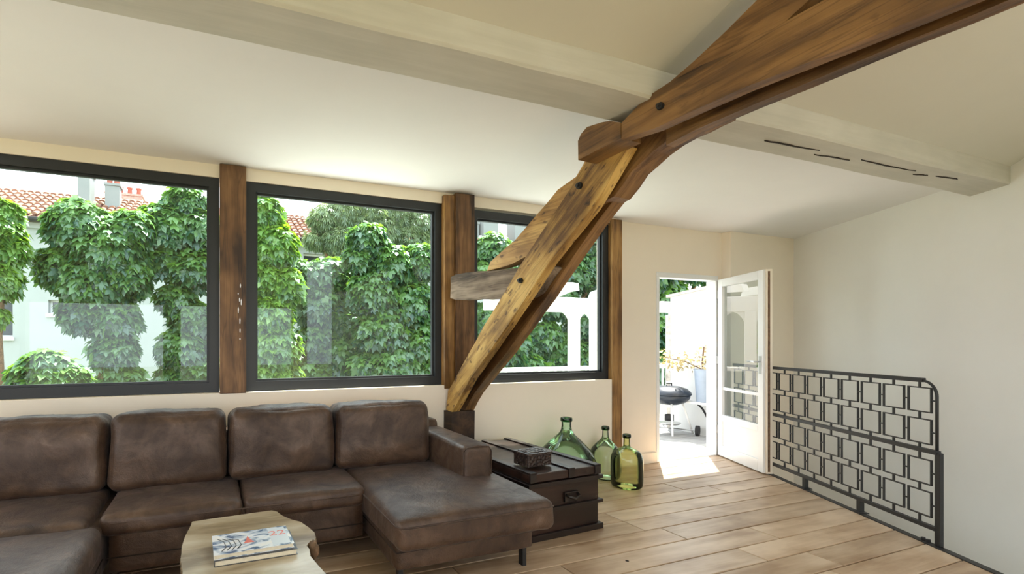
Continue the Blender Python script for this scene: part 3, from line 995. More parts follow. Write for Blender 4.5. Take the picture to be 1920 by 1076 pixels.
pl = box('handle_plate', (0.045 - 0.06, -hl - 0.004, 0.222), (0.045 + 0.06, -hl + 0.013, 0.29), M['trunk_strap'], trunk, 0.003)
bm = bmesh.new()
add_tube(bm, [(-0.005, -hl - 0.004, 0.272), (0.0, -hl - 0.03, 0.268), (0.045, -hl - 0.036, 0.25), (0.09, -hl - 0.03, 0.268), (0.095, -hl - 0.004, 0.272)], 0.011, 8)
obj('grip', bm, M['trunk_strap'], pl, smooth=True)

cb = thing('carved_box', 'small dark carved wooden box on the trunk lid', 'box', (2.10, 2.83, TH), rad(6))
bm = bmesh.new()
add_box(bm, (-0.105, -0.075, 0.0), (0.105, 0.075, 0.072), 0.003)
obj('body', bm, M['carved'], cb)
bm = bmesh.new()
add_box(bm, (-0.111, -0.081, 0.073), (0.111, 0.081, 0.092), 0.004)
for i in range(5):
    for j in range(3):
        add_box(bm, (-0.088 + i * 0.036, -0.058 + j * 0.041, 0.091), (-0.060 + i * 0.036, -0.026 + j * 0.041, 0.0975), 0.003)
obj('lid', bm, M['carved'], cb)

# ------------------------------------------------------------------ glass demijohns
def bottle(x, y, prof, mat, label, neck=None):
    t = thing('glass_demijohn', label, 'bottle', (x, y, 0.0), group='old glass demijohns on the floor')
    bm = bmesh.new()
    add_lathe(bm, prof, 48)
    obj('body', bm, mat, t, smooth=True)
    r, z = prof[-1]
    bm = bmesh.new()
    q = [(r * 0.86, z - 0.034), (r * 1.02 + 0.005, z - 0.034), (r * 1.02 + 0.009, z - 0.026), (r * 1.02 + 0.009, z - 0.006), (r * 1.02 + 0.004, z + 0.004), (r * 0.8, z + 0.004), (r * 0.8, z - 0.034)]
    add_lathe(bm, q, 32)
    obj('lip', bm, neck or mat, t, smooth=True)


def curve(pts, n=6):                      # smooth profile through the given points
    out = []
    P = [pts[0]] + pts + [pts[-1]]
    for i in range(1, len(P) - 2):
        for j in range(n):
            t = j / n
            a, b, c, d = P[i - 1], P[i], P[i + 1], P[i + 2]
            out.append(tuple(0.5 * ((2 * b[k]) + (-a[k] + c[k]) * t + (2 * a[k] - 5 * b[k] + 4 * c[k] - d[k]) * t * t + (-a[k] + 3 * b[k] - 3 * c[k] + d[k]) * t ** 3) for k in (0, 1)))
    out.append(pts[-1])
    return out


g1 = bottle_glass('green_glass', (0.80, 0.95, 0.84), 0.5)
g1d = bottle_glass('deep_green_glass', (0.10, 0.42, 0.20), 0.3)
g2 = bottle_glass('grey_green_glass', (0.86, 0.93, 0.83), 0.5)
g3 = bottle_glass('olive_glass', (0.88, 0.91, 0.62), 0.6)
g3d = bottle_glass('deep_olive_glass', (0.38, 0.42, 0.08), 0.3)
bottle(2.975, 3.515, [(0.0, 0.004)] + curve([(0.18, 0.002), (0.235, 0.03), (0.268, 0.12), (0.268, 0.20), (0.215, 0.33), (0.135, 0.42), (0.068, 0.485), (0.045, 0.53), (0.042, 0.60), (0.042, 0.628)]),
       g1, 'biggest green glass bottle, cone-shouldered, behind the trunk', g1d)
bottle(3.526, 3.618, [(0.0, 0.004)] + curve([(0.10, 0.002), (0.13, 0.02), (0.146, 0.09), (0.147, 0.20), (0.132, 0.27), (0.092, 0.325), (0.048, 0.37), (0.031, 0.40), (0.027, 0.46), (0.027, 0.498)]),
       g2, 'pale grey-green glass bottle in front of the honey oak post', g1d)
bottle(3.484, 3.322, [(0.0, 0.004)] + curve([(0.10, 0.002), (0.125, 0.018), (0.134, 0.06), (0.135, 0.20), (0.131, 0.27), (0.108, 0.325), (0.062, 0.352), (0.033, 0.368), (0.027, 0.40), (0.026, 0.478)]),
       g3, 'yellow-olive glass bottle, nearest the open door', g3d)

# ------------------------------------------------------------------ coffee table and books
TZ = 0.395
out = [(-0.10, 2.664), (-0.02, 2.672), (0.12, 2.680), (0.30, 2.690), (0.325, 2.66), (0.345, 2.585), (0.385, 2.505), (0.42, 2.462), (0.445, 2.37), (0.458, 2.30), (0.452, 2.235), (0.436, 2.197), (0.41, 2.19), (0.395, 2.160),
       (0.40, 2.12), (0.39, 2.05), (0.402, 1.97), (0.42, 1.86), (0.43, 1.72), (0.40, 1.55), (0.33, 1.42), (0.16, 1.36), (-0.02, 1.40), (-0.14, 1.52), (-0.15, 1.72), (-0.115, 1.90), (-0.112, 2.06), (-0.128, 2.20), (-0.13, 2.36), (-0.121, 2.49), (-0.108, 2.58)]
tab = thing('coffee_table', 'low coffee table made of a pale live-edge wood slab', 'coffee table', (0.16, 2.0, 0))
out2 = resample([(x - 0.16, y - 2.0) for x, y in out], 0.035, 0.002)
bm = bmesh.new()
n_ = len(out2)
lv = []
for z, k in ((TZ - 0.07, 0.93), (TZ - 0.05, 0.985), (TZ - 0.02, 1.0), (TZ - 0.005, 0.998), (TZ, 0.988)):
    lv.append([bm.verts.new((p[0] * k + (R.uniform(-0.004, 0.004) if k < 0.99 and z < TZ - 0.01 else 0), p[1] * k, z)) for p in out2])
for li, (a, b) in enumerate(zip(lv, lv[1:])):
    for i in range(n_):
        f = bm.faces.new((a[i], a[(i + 1) % n_], b[(i + 1) % n_], b[i]))
        f.material_index = 1 if li < 2 else 0
bm.faces.new(lv[0][::-1])
bm.faces.new(lv[-1])
obj('slab_top', bm, None, tab, mats=[M['slab'], M['bark']], rot=(0, 0, 0))
bm = bmesh.new()
bmesh.ops.create_icosphere(bm, subdivisions=3, radius=1)
for v in bm.verts:
    v.co *= 1 + 0.3 * mnoise.noise(v.co * 3)
    v.co = Vector((v.co.x * 0.024, v.co.y * 0.05, v.co.z * 0.038))
obj('bark_burl', bm, M['bark'], tab, smooth=True, loc=(0.425 - 0.16, 2.175 - 2.0, TZ - 0.028))
for x, y in ((-0.10, -0.35), (0.12, -0.35), (-0.12, 0.42), (0.06, 0.42)):
    bm = bmesh.new()
    add_tube(bm, [(x, y, 0), (x * 0.9, y * 0.95, TZ - 0.06)], [0.022, 0.03], 10)
    obj('leg', bm, M['bark'], tab, smooth=True)


def book(x, y, z, w_, d_, h, rz, label, mat):
    t = thing('book', label, 'book', (x, y, z), rz, group='books on the coffee table')
    box('pages', (-w_ / 2 + 0.003, -d_ / 2 + 0.004, 0.0022), (w_ / 2 - 0.004, d_ / 2 - 0.004, h - 0.0022), M['paper'], t)
    bm = bmesh.new()
    add_box(bm, (-w_ / 2, -d_ / 2, 0), (w_ / 2, d_ / 2, 0.002))
    add_box(bm, (-w_ / 2, -d_ / 2, h - 0.002), (w_ / 2, d_ / 2, h))
    add_box(bm, (-w_ / 2, -d_ / 2, 0.002), (-w_ / 2 + 0.002, d_ / 2, h - 0.002))
    obj('cover', bm, mat, t)
    return t


book(0.172, 2.195, TZ, 0.335, 0.225, 0.024, rad(0.5), 'closed book with cream page edges, under the illustrated one on the table', M['ink'])
bt = book(0.163, 2.205, TZ + 0.024, 0.325, 0.215, 0.020, rad(2.0), 'illustrated blue and white book with red print on top of the pair on the table', M['cover'])
h_ = 0.020
box('title_field', (0.075, -0.095, h_), (0.15, 0.095, h_ + 0.0006), M['cover_pale'], bt)
tx = D.curves.new('title', 'FONT')
tx.body = '22'
tx.size = 0.075
tx.align_x = tx.align_y = 'CENTER'
tx.extrude = 0.0002
tmp = D.objects.new('title_text', tx)
C.objects.link(tmp)
bpy.context.view_layer.update()
me = D.meshes.new_from_object(tmp.evaluated_get(bpy.context.evaluated_depsgraph_get()))
D.objects.remove(tmp)
D.curves.remove(tx)
me.materials.clear()
me.materials.append(M['cover_red'])
to = D.objects.new('title', me)
C.objects.link(to)
to.parent = bt
to.location = (0.110, 0.03, h_ + 0.0008)
bm = bmesh.new()
add_plan(bm, [(-0.04, -0.03), (0.005, -0.03), (-0.008, 0.0), (-0.018, 0.045), (-0.026, 0.0)], h_, h_ + 0.0007)
obj('printed_figure', bm, M['cover_red'], bt)
for i in range(4):
    bm = bmesh.new()
    x = -0.13 + i * 0.02
    add_tube(bm, [(x, -0.08, h_ + 0.0004), (x + 0.02, -0.04, h_ + 0.0004), (x + 0.012, 0.02, h_ + 0.0004), (x - 0.012, 0.06 - i * 0.008, h_ + 0.0004)], 0.0022, 5)
    obj('printed_stroke', bm, M['ink'], bt)

# ------------------------------------------------------------------ outside: terrace
deck = thing('terrace_deck', 'sunlit pale grey board terrace floor outside the door', 'terrace', (4.9, 5.0, -0.05), kind='structure')
k = 0
yy = 4.03
while yy < 6.1:
    lbox('plank', (-1.9, yy + 0.003 - 5.0, -0.03), (2.4, yy + 0.137 - 5.0, R.uniform(-0.001, 0.001)), M['deck'], deck, 0.002)
    yy += 0.14
bm = bmesh.new()
add_box(bm, (2.95, 4.02, -3.0), (7.5, 6.15, -0.085))
tag(obj('terrace_base', bm, M['stucco']), 'white rendered base carrying the terrace floor', 'terrace base', kind='structure')
bm = bmesh.new()
yz = [(4.02, -0.3), (5.62, -0.3), (5.62, 2.03), (4.02, 2.14)]
a = [bm.verts.new((6.645 + (y - 4.8) * 0.19, y, z)) for y, z in yz]
b = [bm.verts.new((6.86 + (y - 4.8) * 0.19, y, z)) for y, z in yz]
bm.faces.new(a)
bm.faces.new(b[::-1])
for i in range(4):
    bm.faces.new((a[i], a[(i + 1) % 4], b[(i + 1) % 4], b[i]))
tw = tag(obj('terrace_wall', bm, M['terrace_white']), 'bright white side wall of the terrace with a sloping tiled coping', 'wall', kind='structure')
bm = bmesh.new()
a = [bm.verts.new((x + (y - 4.8) * 0.19, y, z)) for y, z, x in ((4.02, 2.14, 6.61), (5.68, 2.026, 6.61), (5.68, 2.026, 6.90), (4.02, 2.14, 6.90))]
f = bm.faces.new(a)
e_ = bmesh.ops.extrude_face_region(bm, geom=[f])
for v in [g for g in e_['geom'] if isinstance(g, bmesh.types.BMVert)]:
    v.co.z += 0.04
obj('coping', bm, M['stone'], tw)
for i in range(11):                       # ragged stone toothing at the far end of the wall
    zz = -0.05 + i * 0.185
    bm = bmesh.new()
    d_ = R.uniform(0.03, 0.085)
    add_box(bm, (6.795, 5.62, zz), (7.01, 5.62 + d_, zz + R.uniform(0.13, 0.175)), 0.012)
    obj('stone', bm, M['stone'], tw)

# kettle barbecue
kb = thing('kettle_barbecue', 'dark blue kettle barbecue on thin legs with two wheels on the terrace', 'barbecue', (6.27, 5.20, -0.05))
bm = bmesh.new()
add_lathe(bm, [(0.0, 0.44), (0.12, 0.452), (0.21, 0.49), (0.262, 0.545), (0.275, 0.60), (0.265, 0.602), (0.25, 0.55)], 36)
obj('bowl', bm, M['enamel'], kb, smooth=True)
bm = bmesh.new()
add_lathe(bm, [(0.288, 0.600), (0.288, 0.612), (0.275, 0.64), (0.23, 0.685), (0.14, 0.715), (0.0, 0.725)], 36)
obj('lid', bm, M['enamel'], kb, smooth=True)
bm = bmesh.new()
add_tube(bm, [(-0.05, 0, 0.72), (-0.05, 0, 0.755), (0.05, 0, 0.755), (0.05, 0, 0.72)], 0.009, 6)
obj('lid_handle', bm, M['rubber'], kb)
for (x0, y0, x1, y1) in ((-0.10, -0.12, -0.20, -0.22), (0.14, -0.10, 0.30, -0.14), (0.0, 0.16, 0.05, 0.24)):
    bm = bmesh.new()
    add_tube(bm, [(x0, y0, 0.48), (x1, y1, 0.03)], 0.013, 8)
    obj('leg', bm, M['white'], kb, smooth=True)
bm = bmesh.new()
add_tube(bm, [(0.30, -0.2, 0.075), (0.05, 0.3, 0.075)], 0.009, 6)
obj('axle', bm, M['steel'], kb)
for (x, y) in ((0.31, -0.21), (0.04, 0.31)):
    bm = bmesh.new()
    dx, dy = 0.447, -0.894
    add_tube(bm, [(x - dx * 0.022, y - dy * 0.022, 0.075), (x + dx * 0.022, y + dy * 0.022, 0.075)], 0.075, 20)
    obj('wheel', bm, M['rubber'], kb)
bm = bmesh.new()
add_lathe(bm, [(0.0, 0.155), (0.13, 0.16), (0.155, 0.185), (0.145, 0.185), (0.0, 0.165)], 24)
obj('ash_pan', bm, M['steel'], kb, smooth=True)
bm = bmesh.new()
add_lathe(bm, [(0.05, 0.21), (0.06, 0.21), (0.06, 0.30), (0.05, 0.30)], 16)
obj('ash_sleeve', bm, M['rubber'], kb, smooth=True)

# wall shelf, pot and shrub
sh = thing('wall_shelf', 'white wall shelf on a dark curved bracket on the terrace wall', 'shelf', (6.50, 4.86, 0.43))
box('board', (-0.10, -0.30, 0), (0.15, 0.20, 0.032), M['white'], sh, 0.004)
bm = bmesh.new()
add_tube(bm, [(-0.08, 0.0, -0.006), (-0.05, 0.0, -0.02), (0.01, 0.0, -0.07), (0.08, 0.0, -0.16), (0.13, 0.0, -0.25)], 0.014, 8)
obj('bracket', bm, M['iron'], sh, smooth=True)
pt = thing('plant_pot', 'tall blue-grey plant pot standing on the white wall shelf', 'plant pot', (6.49, 4.84, 0.462))
bm = bmesh.new()
add_lathe(bm, [(0.0, 0), (0.075, 0), (0.082, 0.01), (0.108, 0.44), (0.112, 0.47), (0.098, 0.47), (0.094, 0.43), (0.0, 0.43)], 28)
obj('body', bm, M['pot_blue'], pt, smooth=True)


# ------------------------------------------------------------------ plants
def leaves(name, blobs, count, size, mat, parent, shape='palm', seed=0, core=True, droop=0.75, light=None):
    """foliage made of real little leaves on the shell of a few blobs (x,y,z,rx,ry,rz)"""
    g = np.random.RandomState(seed)
    B = np.array(blobs, float)
    area = (B[:, 3] * B[:, 4] + B[:, 3] * B[:, 5] + B[:, 4] * B[:, 5])
    B[:, 3:6] = np.maximum(0.12, B[:, 3:6] - 0.55 * size)
    area = (B[:, 3] * B[:, 4] + B[:, 3] * B[:, 5] + B[:, 4] * B[:, 5])
    pick = g.choice(len(B), int(count * 1.5), p=area / area.sum())
    d = g.normal(size=(len(pick), 3))
    d /= np.linalg.norm(d, axis=1)[:, None]
    r = 0.80 + 0.28 * g.rand(len(pick)) ** 1.2
    lump = np.array([0.16 * mnoise.noise(Vector(d[i] * 3.0) + Vector((float(pick[i]) * 3.7, seed, 0))) for i in range(len(pick))])
    p = B[pick, :3] + d * B[pick, 3:6] * (r + lump)[:, None]
    keep = np.ones(len(p), bool)
    for k in range(len(B)):
        q = (((p - B[k, :3]) / B[k, 3:6]) ** 2).sum(1)
        keep &= (q > 0.55) | (pick == k)
    p, d = p[keep][:count], d[keep][:count]
    n = len(p)
    nrm = d + np.array([0, 0, 0.9]) + 0.55 * g.normal(size=(n, 3))
    nrm /= np.linalg.norm(nrm, axis=1)[:, None]
    tip = d * np.array([1, 1, 0.3]) + np.array([0, 0, -droop]) + 0.35 * g.normal(size=(n, 3))
    tip -= nrm * (tip * nrm).sum(1)[:, None]
    tip /= np.linalg.norm(tip, axis=1)[:, None] + 1e-9
    side = np.cross(nrm, tip)
    s = size * (0.7 + 0.6 * g.rand(n))
    V = []
    if shape == 'palm':
        lf = [(-1.9, 0.55), (-0.95, 0.85), (0.0, 1.0), (0.95, 0.85), (1.9, 0.55)]
        wd = 0.29
    elif shape == 'needle':
        lf = [(-0.5, 0.9), (0.0, 1.0), (0.5, 0.9)]
        wd = 0.10
    else:
        lf = [(-0.6, 0.8), (0.35, 1.0)]
        wd = 0.30
    for a, l in lf:
        ax = tip * math.cos(a) + side * math.sin(a)
        ay = -tip * math.sin(a) + side * math.cos(a)
        L = (s * l)[:, None]
        sagv = np.array([0, 0, -0.18]) * L
        V += [p, p + ax * L * 0.58 + ay * L * wd - nrm * L * 0.06, p + ax * L + sagv - nrm * L * 0.12, p + ax * L * 0.58 - ay * L * wd - nrm * L * 0.06]
    m_ = len(lf)
    verts = np.stack(V, 1).reshape(-1, 3)
    tone = np.repeat(np.clip(0.5 + 0.28 * g.normal(size=n) + 0.40 * d[:, 2], 0, 1), 4 * m_)  # higher leaves get a lighter tone, painting sunlit crown tops into the colour
    nq = n * m_
    faces = np.arange(nq * 4).reshape(-1, 4)
    cv, cf = [], []
    if core:
        for bl in B:
            bm = bmesh.new()
            bmesh.ops.create_icosphere(bm, subdivisions=3, radius=1)
            off = len(verts) + sum(len(x) for x in cv)
            pts = []
            for v in bm.verts:
                q = v.co * (0.74 + 0.22 * mnoise.noise(v.co * 2.6 + Vector((bl[0], bl[1], seed))))
                pts.append((bl[0] + q.x * bl[3], bl[1] + q.y * bl[4], bl[2] + q.z * bl[5]))
            cv.append(np.array(pts))
            cf += [[v.index + off for v in f.verts] for f in bm.faces]
            bm.free()
    allv = np.concatenate([verts] + cv) if cv else verts
    me = D.meshes.new(name)
    me.vertices.add(len(allv))
    me.vertices.foreach_set('co', allv.astype(np.float32).ravel())
    nl = nq * 4 + len(cf) * 3
    me.loops.add(nl)
    idx = np.concatenate([faces.ravel(), np.array(cf, int).ravel()]) if cf else faces.ravel()
    me.loops.foreach_set('vertex_index', idx.astype(np.int32))
    me.polygons.add(nq + len(cf))
    st = np.concatenate([np.arange(nq) * 4, nq * 4 + np.arange(len(cf)) * 3])
    me.polygons.foreach_set('loop_start', st.astype(np.int32))
    at = me.attributes.new('tone', 'FLOAT', 'POINT')
    at.data.foreach_set('value', np.concatenate([tone, np.zeros(len(allv) - len(verts))]).astype(np.float32))
    me.update(calc_edges=True)
    me.validate()
    me.materials.append(mat)
    o = D.objects.new(name, me)
    C.objects.link(o)
    o.parent = parent
    o['kind'] = 'stuff'
    return o


def tree(name, label, blobs, count, size, mat, group, trunk_r=0.11, shape='palm', seed=0, ground=-3.0, cat='tree', core=True, stem=True):
    bx = sum(b[0] for b in blobs) / len(blobs)
    by = sum(b[1] for b in blobs) / len(blobs)
    t = thing(name, label, cat, (bx, by, ground), group=group)
    rel = [(b[0] - bx, b[1] - by, b[2] - ground, b[3], b[4], b[5]) for b in blobs]
    leaves('foliage', rel, count, size, M[mat], t, shape, seed, core)
    if stem:
        top = max(r[2] for r in rel)
        bm = bmesh.new()
        add_tube(bm, [(0, 0, 0), (0.04, 0.02, top * 0.4), (-0.02, 0, top * 0.75)], [trunk_r * 1.25, trunk_r, trunk_r * 0.7], 10)
        obj('trunk', bm, M['bark'], t, smooth=True)
        for r in rel[:5]:
            bm = bmesh.new()
            add_tube(bm, [(0.02, 0.01, max(0.3, min(top * 0.7, r[2] - 0.7))), (r[0] * 0.6, r[1] * 0.6, r[2] - 0.2), (r[0], r[1], r[2])], [trunk_r * 0.55, trunk_r * 0.4, trunk_r * 0.2], 8)
            obj('branch', bm, M['bark'], t, smooth=True)
    return t


shrub = thing('flowering_shrub', 'small shrub with yellow sprays growing from the blue-grey pot', 'shrub', (6.49, 4.84, 0.90))
leaves('foliage', [(0.02, 0, 0.25, 0.13, 0.14, 0.17), (-0.02, 0.02, 0.08, 0.10, 0.10, 0.10), (-0.06, 0.30, 0.16, 0.10, 0.12, 0.05), (-0.06, 0.62, 0.20, 0.09, 0.13, 0.06), (0, 0.45, 0.10, 0.08, 0.10, 0.04)], 230, 0.042, M['yellow'], shrub, 'pair', 5, core=False)
bm = bmesh.new()
add_tube(bm, [(0, 0, -0.02), (0.01, 0.02, 0.12), (0.02, 0.0, 0.35)], 0.01, 6)
add_tube(bm, [(0, 0.0, 0.02), (-0.03, 0.25, 0.13), (-0.06, 0.62, 0.19)], 0.007, 6)
obj('stem', bm, M['bark'], shrub)
T1 = [(-3.36, 9.50, 3.11, 0.53, 0.42, 0.48), (-3.15, 9.50, 3.38, 0.33, 0.26, 0.30), (-3.08, 9.50, 2.83, 0.34, 0.27, 0.32), (-3.32, 9.50, 2.34, 0.47, 0.37, 0.43), (-3.22, 9.50, 1.75, 0.17, 0.14, 0.16)]
T2 = [(-2.20, 10.00, 3.36, 0.59, 0.47, 0.54), (-1.78, 10.00, 2.96, 0.69, 0.55, 0.64), (-1.40, 10.00, 3.38, 0.47, 0.38, 0.43), (-2.48, 10.00, 2.64, 0.45, 0.36, 0.41), (-1.99, 10.00, 2.38, 0.63, 0.50, 0.58), (-1.49, 10.00, 2.50, 0.49, 0.39, 0.45), (-2.11, 10.00, 1.85, 0.46, 0.36, 0.42), (-1.66, 10.00, 1.72, 0.48, 0.39, 0.44), (-1.66, 10.00, 1.14, 0.46, 0.37, 0.43), (-1.55, 10.00, 0.60, 0.44, 0.35, 0.40)]
T3 = [(-0.48, 10.40, 4.09, 0.44, 0.35, 0.41), (-0.86, 10.40, 3.51, 0.60, 0.48, 0.55), (-0.24, 10.40, 3.57, 0.51, 0.41, 0.47), (-0.95, 10.40, 2.94, 0.47, 0.37, 0.43), (-0.38, 10.40, 2.76, 0.53, 0.42, 0.49), (-0.67, 10.40, 2.17, 0.42, 0.33, 0.39), (-0.36, 10.40, 1.76, 0.48, 0.38, 0.44), (-0.53, 10.40, 1.17, 0.55, 0.44, 0.50), (-0.24, 10.40, 0.80, 0.48, 0.38, 0.44), (-0.67, 10.40, 0.58, 0.44, 0.35, 0.40)]
S1 = [(-2.33, 8.60, 0.93, 0.38, 0.31, 0.35), (-2.59, 8.60, 0.85, 0.24, 0.19, 0.22), (-2.04, 8.60, 0.80, 0.31, 0.25, 0.28), (-2.26, 8.60, 0.57, 0.48, 0.38, 0.44)]
T4 = [(0.86, 9.20, 3.74, 0.41, 0.33, 0.38), (1.08, 9.20, 3.12, 0.48, 0.38, 0.44), (0.89, 9.20, 2.51, 0.41, 0.33, 0.38), (1.27, 9.20, 2.38, 0.42, 0.34, 0.39), (0.98, 9.20, 1.82, 0.49, 0.40, 0.45), (1.08, 9.20, 1.23, 0.52, 0.41, 0.47), (0.84, 9.20, 0.74, 0.39, 0.31, 0.36), (1.22, 9.20, 0.63, 0.40, 0.32, 0.37)]
T5 = [(1.91, 10.50, 2.73, 0.49, 0.39, 0.45), (2.44, 10.50, 2.75, 0.57, 0.45, 0.52), (2.20, 10.50, 2.10, 0.61, 0.49, 0.56), (2.68, 10.50, 1.81, 0.57, 0.46, 0.53), (2.08, 10.50, 1.33, 0.52, 0.42, 0.48), (2.68, 10.50, 1.04, 0.69, 0.55, 0.63), (2.08, 10.50, 0.58, 0.58, 0.47, 0.54), (2.86, 10.50, 0.38, 0.54, 0.43, 0.50)]
T6 = [(3.02, 9.60, 3.44, 0.47, 0.37, 0.43), (2.81, 9.60, 3.04, 0.37, 0.30, 0.34), (3.55, 9.60, 2.92, 0.59, 0.47, 0.54), (4.23, 9.60, 3.07, 0.49, 0.39, 0.45), (3.14, 9.60, 2.34, 0.61, 0.49, 0.56), (3.98, 9.60, 2.14, 0.63, 0.51, 0.58), (3.31, 9.60, 1.56, 0.62, 0.49, 0.57), (4.23, 9.60, 1.33, 0.56, 0.44, 0.51), (3.55, 9.60, 0.77, 0.66, 0.52, 0.60), (3.02, 9.60, 0.78, 0.44, 0.36, 0.41), (4.36, 9.60, 0.64, 0.52, 0.42, 0.48)]
C1 = [(2.87, 13.00, 4.69, 0.51, 0.41, 0.47), (3.47, 13.00, 4.89, 0.62, 0.50, 0.57), (3.24, 13.00, 4.14, 0.59, 0.47, 0.54), (4.09, 13.00, 5.03, 0.54, 0.43, 0.50), (2.58, 13.00, 4.09, 0.35, 0.28, 0.32)]
C2 = [(5.17, 13.50, 5.18, 0.61, 0.49, 0.56), (5.86, 13.50, 4.92, 0.58, 0.47, 0.54), (4.83, 13.50, 4.67, 0.60, 0.48, 0.55), (5.60, 13.50, 4.42, 0.65, 0.52, 0.59), (6.31, 13.50, 5.29, 0.43, 0.34, 0.39)]
T7 = [(6.17, 9.80, 3.47, 0.53, 0.42, 0.48), (5.88, 9.80, 2.83, 0.50, 0.40, 0.46), (6.69, 9.80, 2.87, 0.61, 0.49, 0.56), (6.02, 9.80, 1.84, 0.56, 0.45, 0.52), (6.54, 9.80, 1.21, 0.63, 0.51, 0.58), (7.07, 9.80, 0.63, 0.58, 0.46, 0.53), (6.02, 9.80, 0.71, 0.56, 0.45, 0.52)]
T8 = [(8.85, 10.50, 4.35, 0.72, 0.57, 0.66), (9.76, 10.50, 3.99, 0.68, 0.54, 0.62), (8.16, 10.50, 3.73, 0.62, 0.49, 0.57), (9.12, 10.50, 3.22, 0.72, 0.58, 0.66), (10.04, 10.50, 2.97, 0.67, 0.53, 0.61), (8.41, 10.50, 2.48, 0.71, 0.57, 0.65), (9.57, 10.50, 1.93, 0.76, 0.61, 0.70), (8.16, 10.50, 1.48, 0.56, 0.45, 0.52), (8.85, 10.50, 0.91, 0.75, 0.60, 0.69), (9.95, 10.50, 0.75, 0.71, 0.57, 0.65)]
H9 = [(10.13, 9.00, 3.20, 0.80, 0.64, 0.73), (11.52, 9.00, 3.56, 0.83, 0.66, 0.76), (12.71, 9.00, 3.35, 0.79, 0.63, 0.72), (10.76, 9.00, 2.42, 0.68, 0.54, 0.62), (10.13, 9.00, 1.87, 0.66, 0.53, 0.61), (10.91, 9.00, 1.34, 0.54, 0.44, 0.50), (10.31, 9.00, 0.67, 0.67, 0.53, 0.61), (10.99, 9.00, 0.25, 0.49, 0.39, 0.45)]
H10 = [(18.36, 12.00, 5.68, 1.77, 1.41, 1.63), (16.41, 12.00, 5.88, 1.32, 1.06, 1.21), (14.35, 12.00, 5.15, 1.26, 1.01, 1.16)]
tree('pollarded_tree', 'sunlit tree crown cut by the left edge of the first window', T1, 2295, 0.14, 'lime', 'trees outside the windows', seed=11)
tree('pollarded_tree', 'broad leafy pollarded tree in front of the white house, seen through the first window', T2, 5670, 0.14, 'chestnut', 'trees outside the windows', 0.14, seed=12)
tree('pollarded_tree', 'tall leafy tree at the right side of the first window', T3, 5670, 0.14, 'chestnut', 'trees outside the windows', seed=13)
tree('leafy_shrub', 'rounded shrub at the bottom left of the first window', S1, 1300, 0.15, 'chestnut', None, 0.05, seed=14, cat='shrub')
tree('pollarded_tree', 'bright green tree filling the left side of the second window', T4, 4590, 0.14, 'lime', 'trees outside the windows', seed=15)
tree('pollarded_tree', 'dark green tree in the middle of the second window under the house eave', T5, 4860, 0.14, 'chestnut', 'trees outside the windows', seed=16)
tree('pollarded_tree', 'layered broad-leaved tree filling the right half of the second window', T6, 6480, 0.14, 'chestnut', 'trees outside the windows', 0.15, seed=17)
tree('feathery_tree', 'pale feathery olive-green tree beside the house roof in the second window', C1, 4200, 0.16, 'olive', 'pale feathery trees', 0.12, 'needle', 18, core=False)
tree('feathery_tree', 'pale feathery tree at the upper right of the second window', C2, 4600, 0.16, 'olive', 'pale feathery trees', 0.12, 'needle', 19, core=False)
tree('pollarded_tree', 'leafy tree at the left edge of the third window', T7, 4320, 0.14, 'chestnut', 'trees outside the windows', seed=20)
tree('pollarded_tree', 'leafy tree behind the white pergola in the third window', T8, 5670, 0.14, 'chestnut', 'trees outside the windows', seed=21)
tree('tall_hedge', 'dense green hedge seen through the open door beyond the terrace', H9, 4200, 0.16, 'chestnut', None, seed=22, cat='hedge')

# white pergola and guard rail at the edge of the terrace
pg = thing('pergola', 'white painted wooden pergola at the edge of the terrace', 'pergola', (5.0, 5.85, -0.05))


def pbox(name, x0, x1, y0, y1, z0, z1, mat='white', bev=0.006):
    return lbox(name, (x0 - 5.0, y0 - 5.85, z0 + 0.05), (x1 - 5.0, y1 - 5.85, z1 + 0.05), M[mat], pg, bev)


for x in (5.02, 5.43, 7.04):
    pbox('post', x, x + 0.14 if x != 5.43 else x + 0.10, 5.79, 5.91, -0.05, 1.76)
pbox('beam', 3.55, 6.55, 5.80, 5.90, 1.76, 1.98)
pbox('beam', 6.82, 7.35, 5.80, 5.90, 1.80, 1.98)
for x in (3.75, 4.85, 5.62):
    bm = bmesh.new()
    add_prism(bm, [(-0.95, 0.0), (-0.90, 0.10), (-0.5, 0.16), (0.5, 0.16), (0.62, 0.10), (0.66, 0.02), (0.5, 0.04), (-0.5, 0.03)], -0.035, 0.035, 0.005)
    obj('rafter', bm, M['white'], pg, loc=(x - 5.0, 0.0, 2.03), rot=(0, 0, rad(62)))
for x0, sgn in ((5.16, 1), (5.43, -1), (5.02, -1), (5.53, 1)):
    bm = bmesh.new()
    pl_ = [(0, 0)] + [(sgn * 0.13 * (1 - math.cos(a)), 0.16 * math.sin(a)) for a in [rad(q) for q in range(10, 91, 16)]] + [(sgn * 0.13, 0.16), (0, 0.16)]
    pl_ = [(0, 0.0), (sgn * 0.03, 0.07), (sgn * 0.07, 0.12), (sgn * 0.13, 0.16), (0, 0.16)]
    add_prism(bm, pl_, -0.03, 0.03)
    obj('bracket', bm, M['white'], pg, loc=(x0 - 5.0, 0, 1.60 + 0.05))
gr = thing('terrace_guard', 'white guard rail with slim balusters along the terrace edge', 'guard rail', (4.9, 5.98, -0.05))
lbox('top_rail', (-1.7, -0.05, 0.93), (2.2, 0.05, 0.99), M['white'], gr, 0.006)
lbox('bottom_rail', (-1.7, -0.02, 0.10), (2.2, 0.02, 0.15), M['white'], gr, 0.004)
bal = None
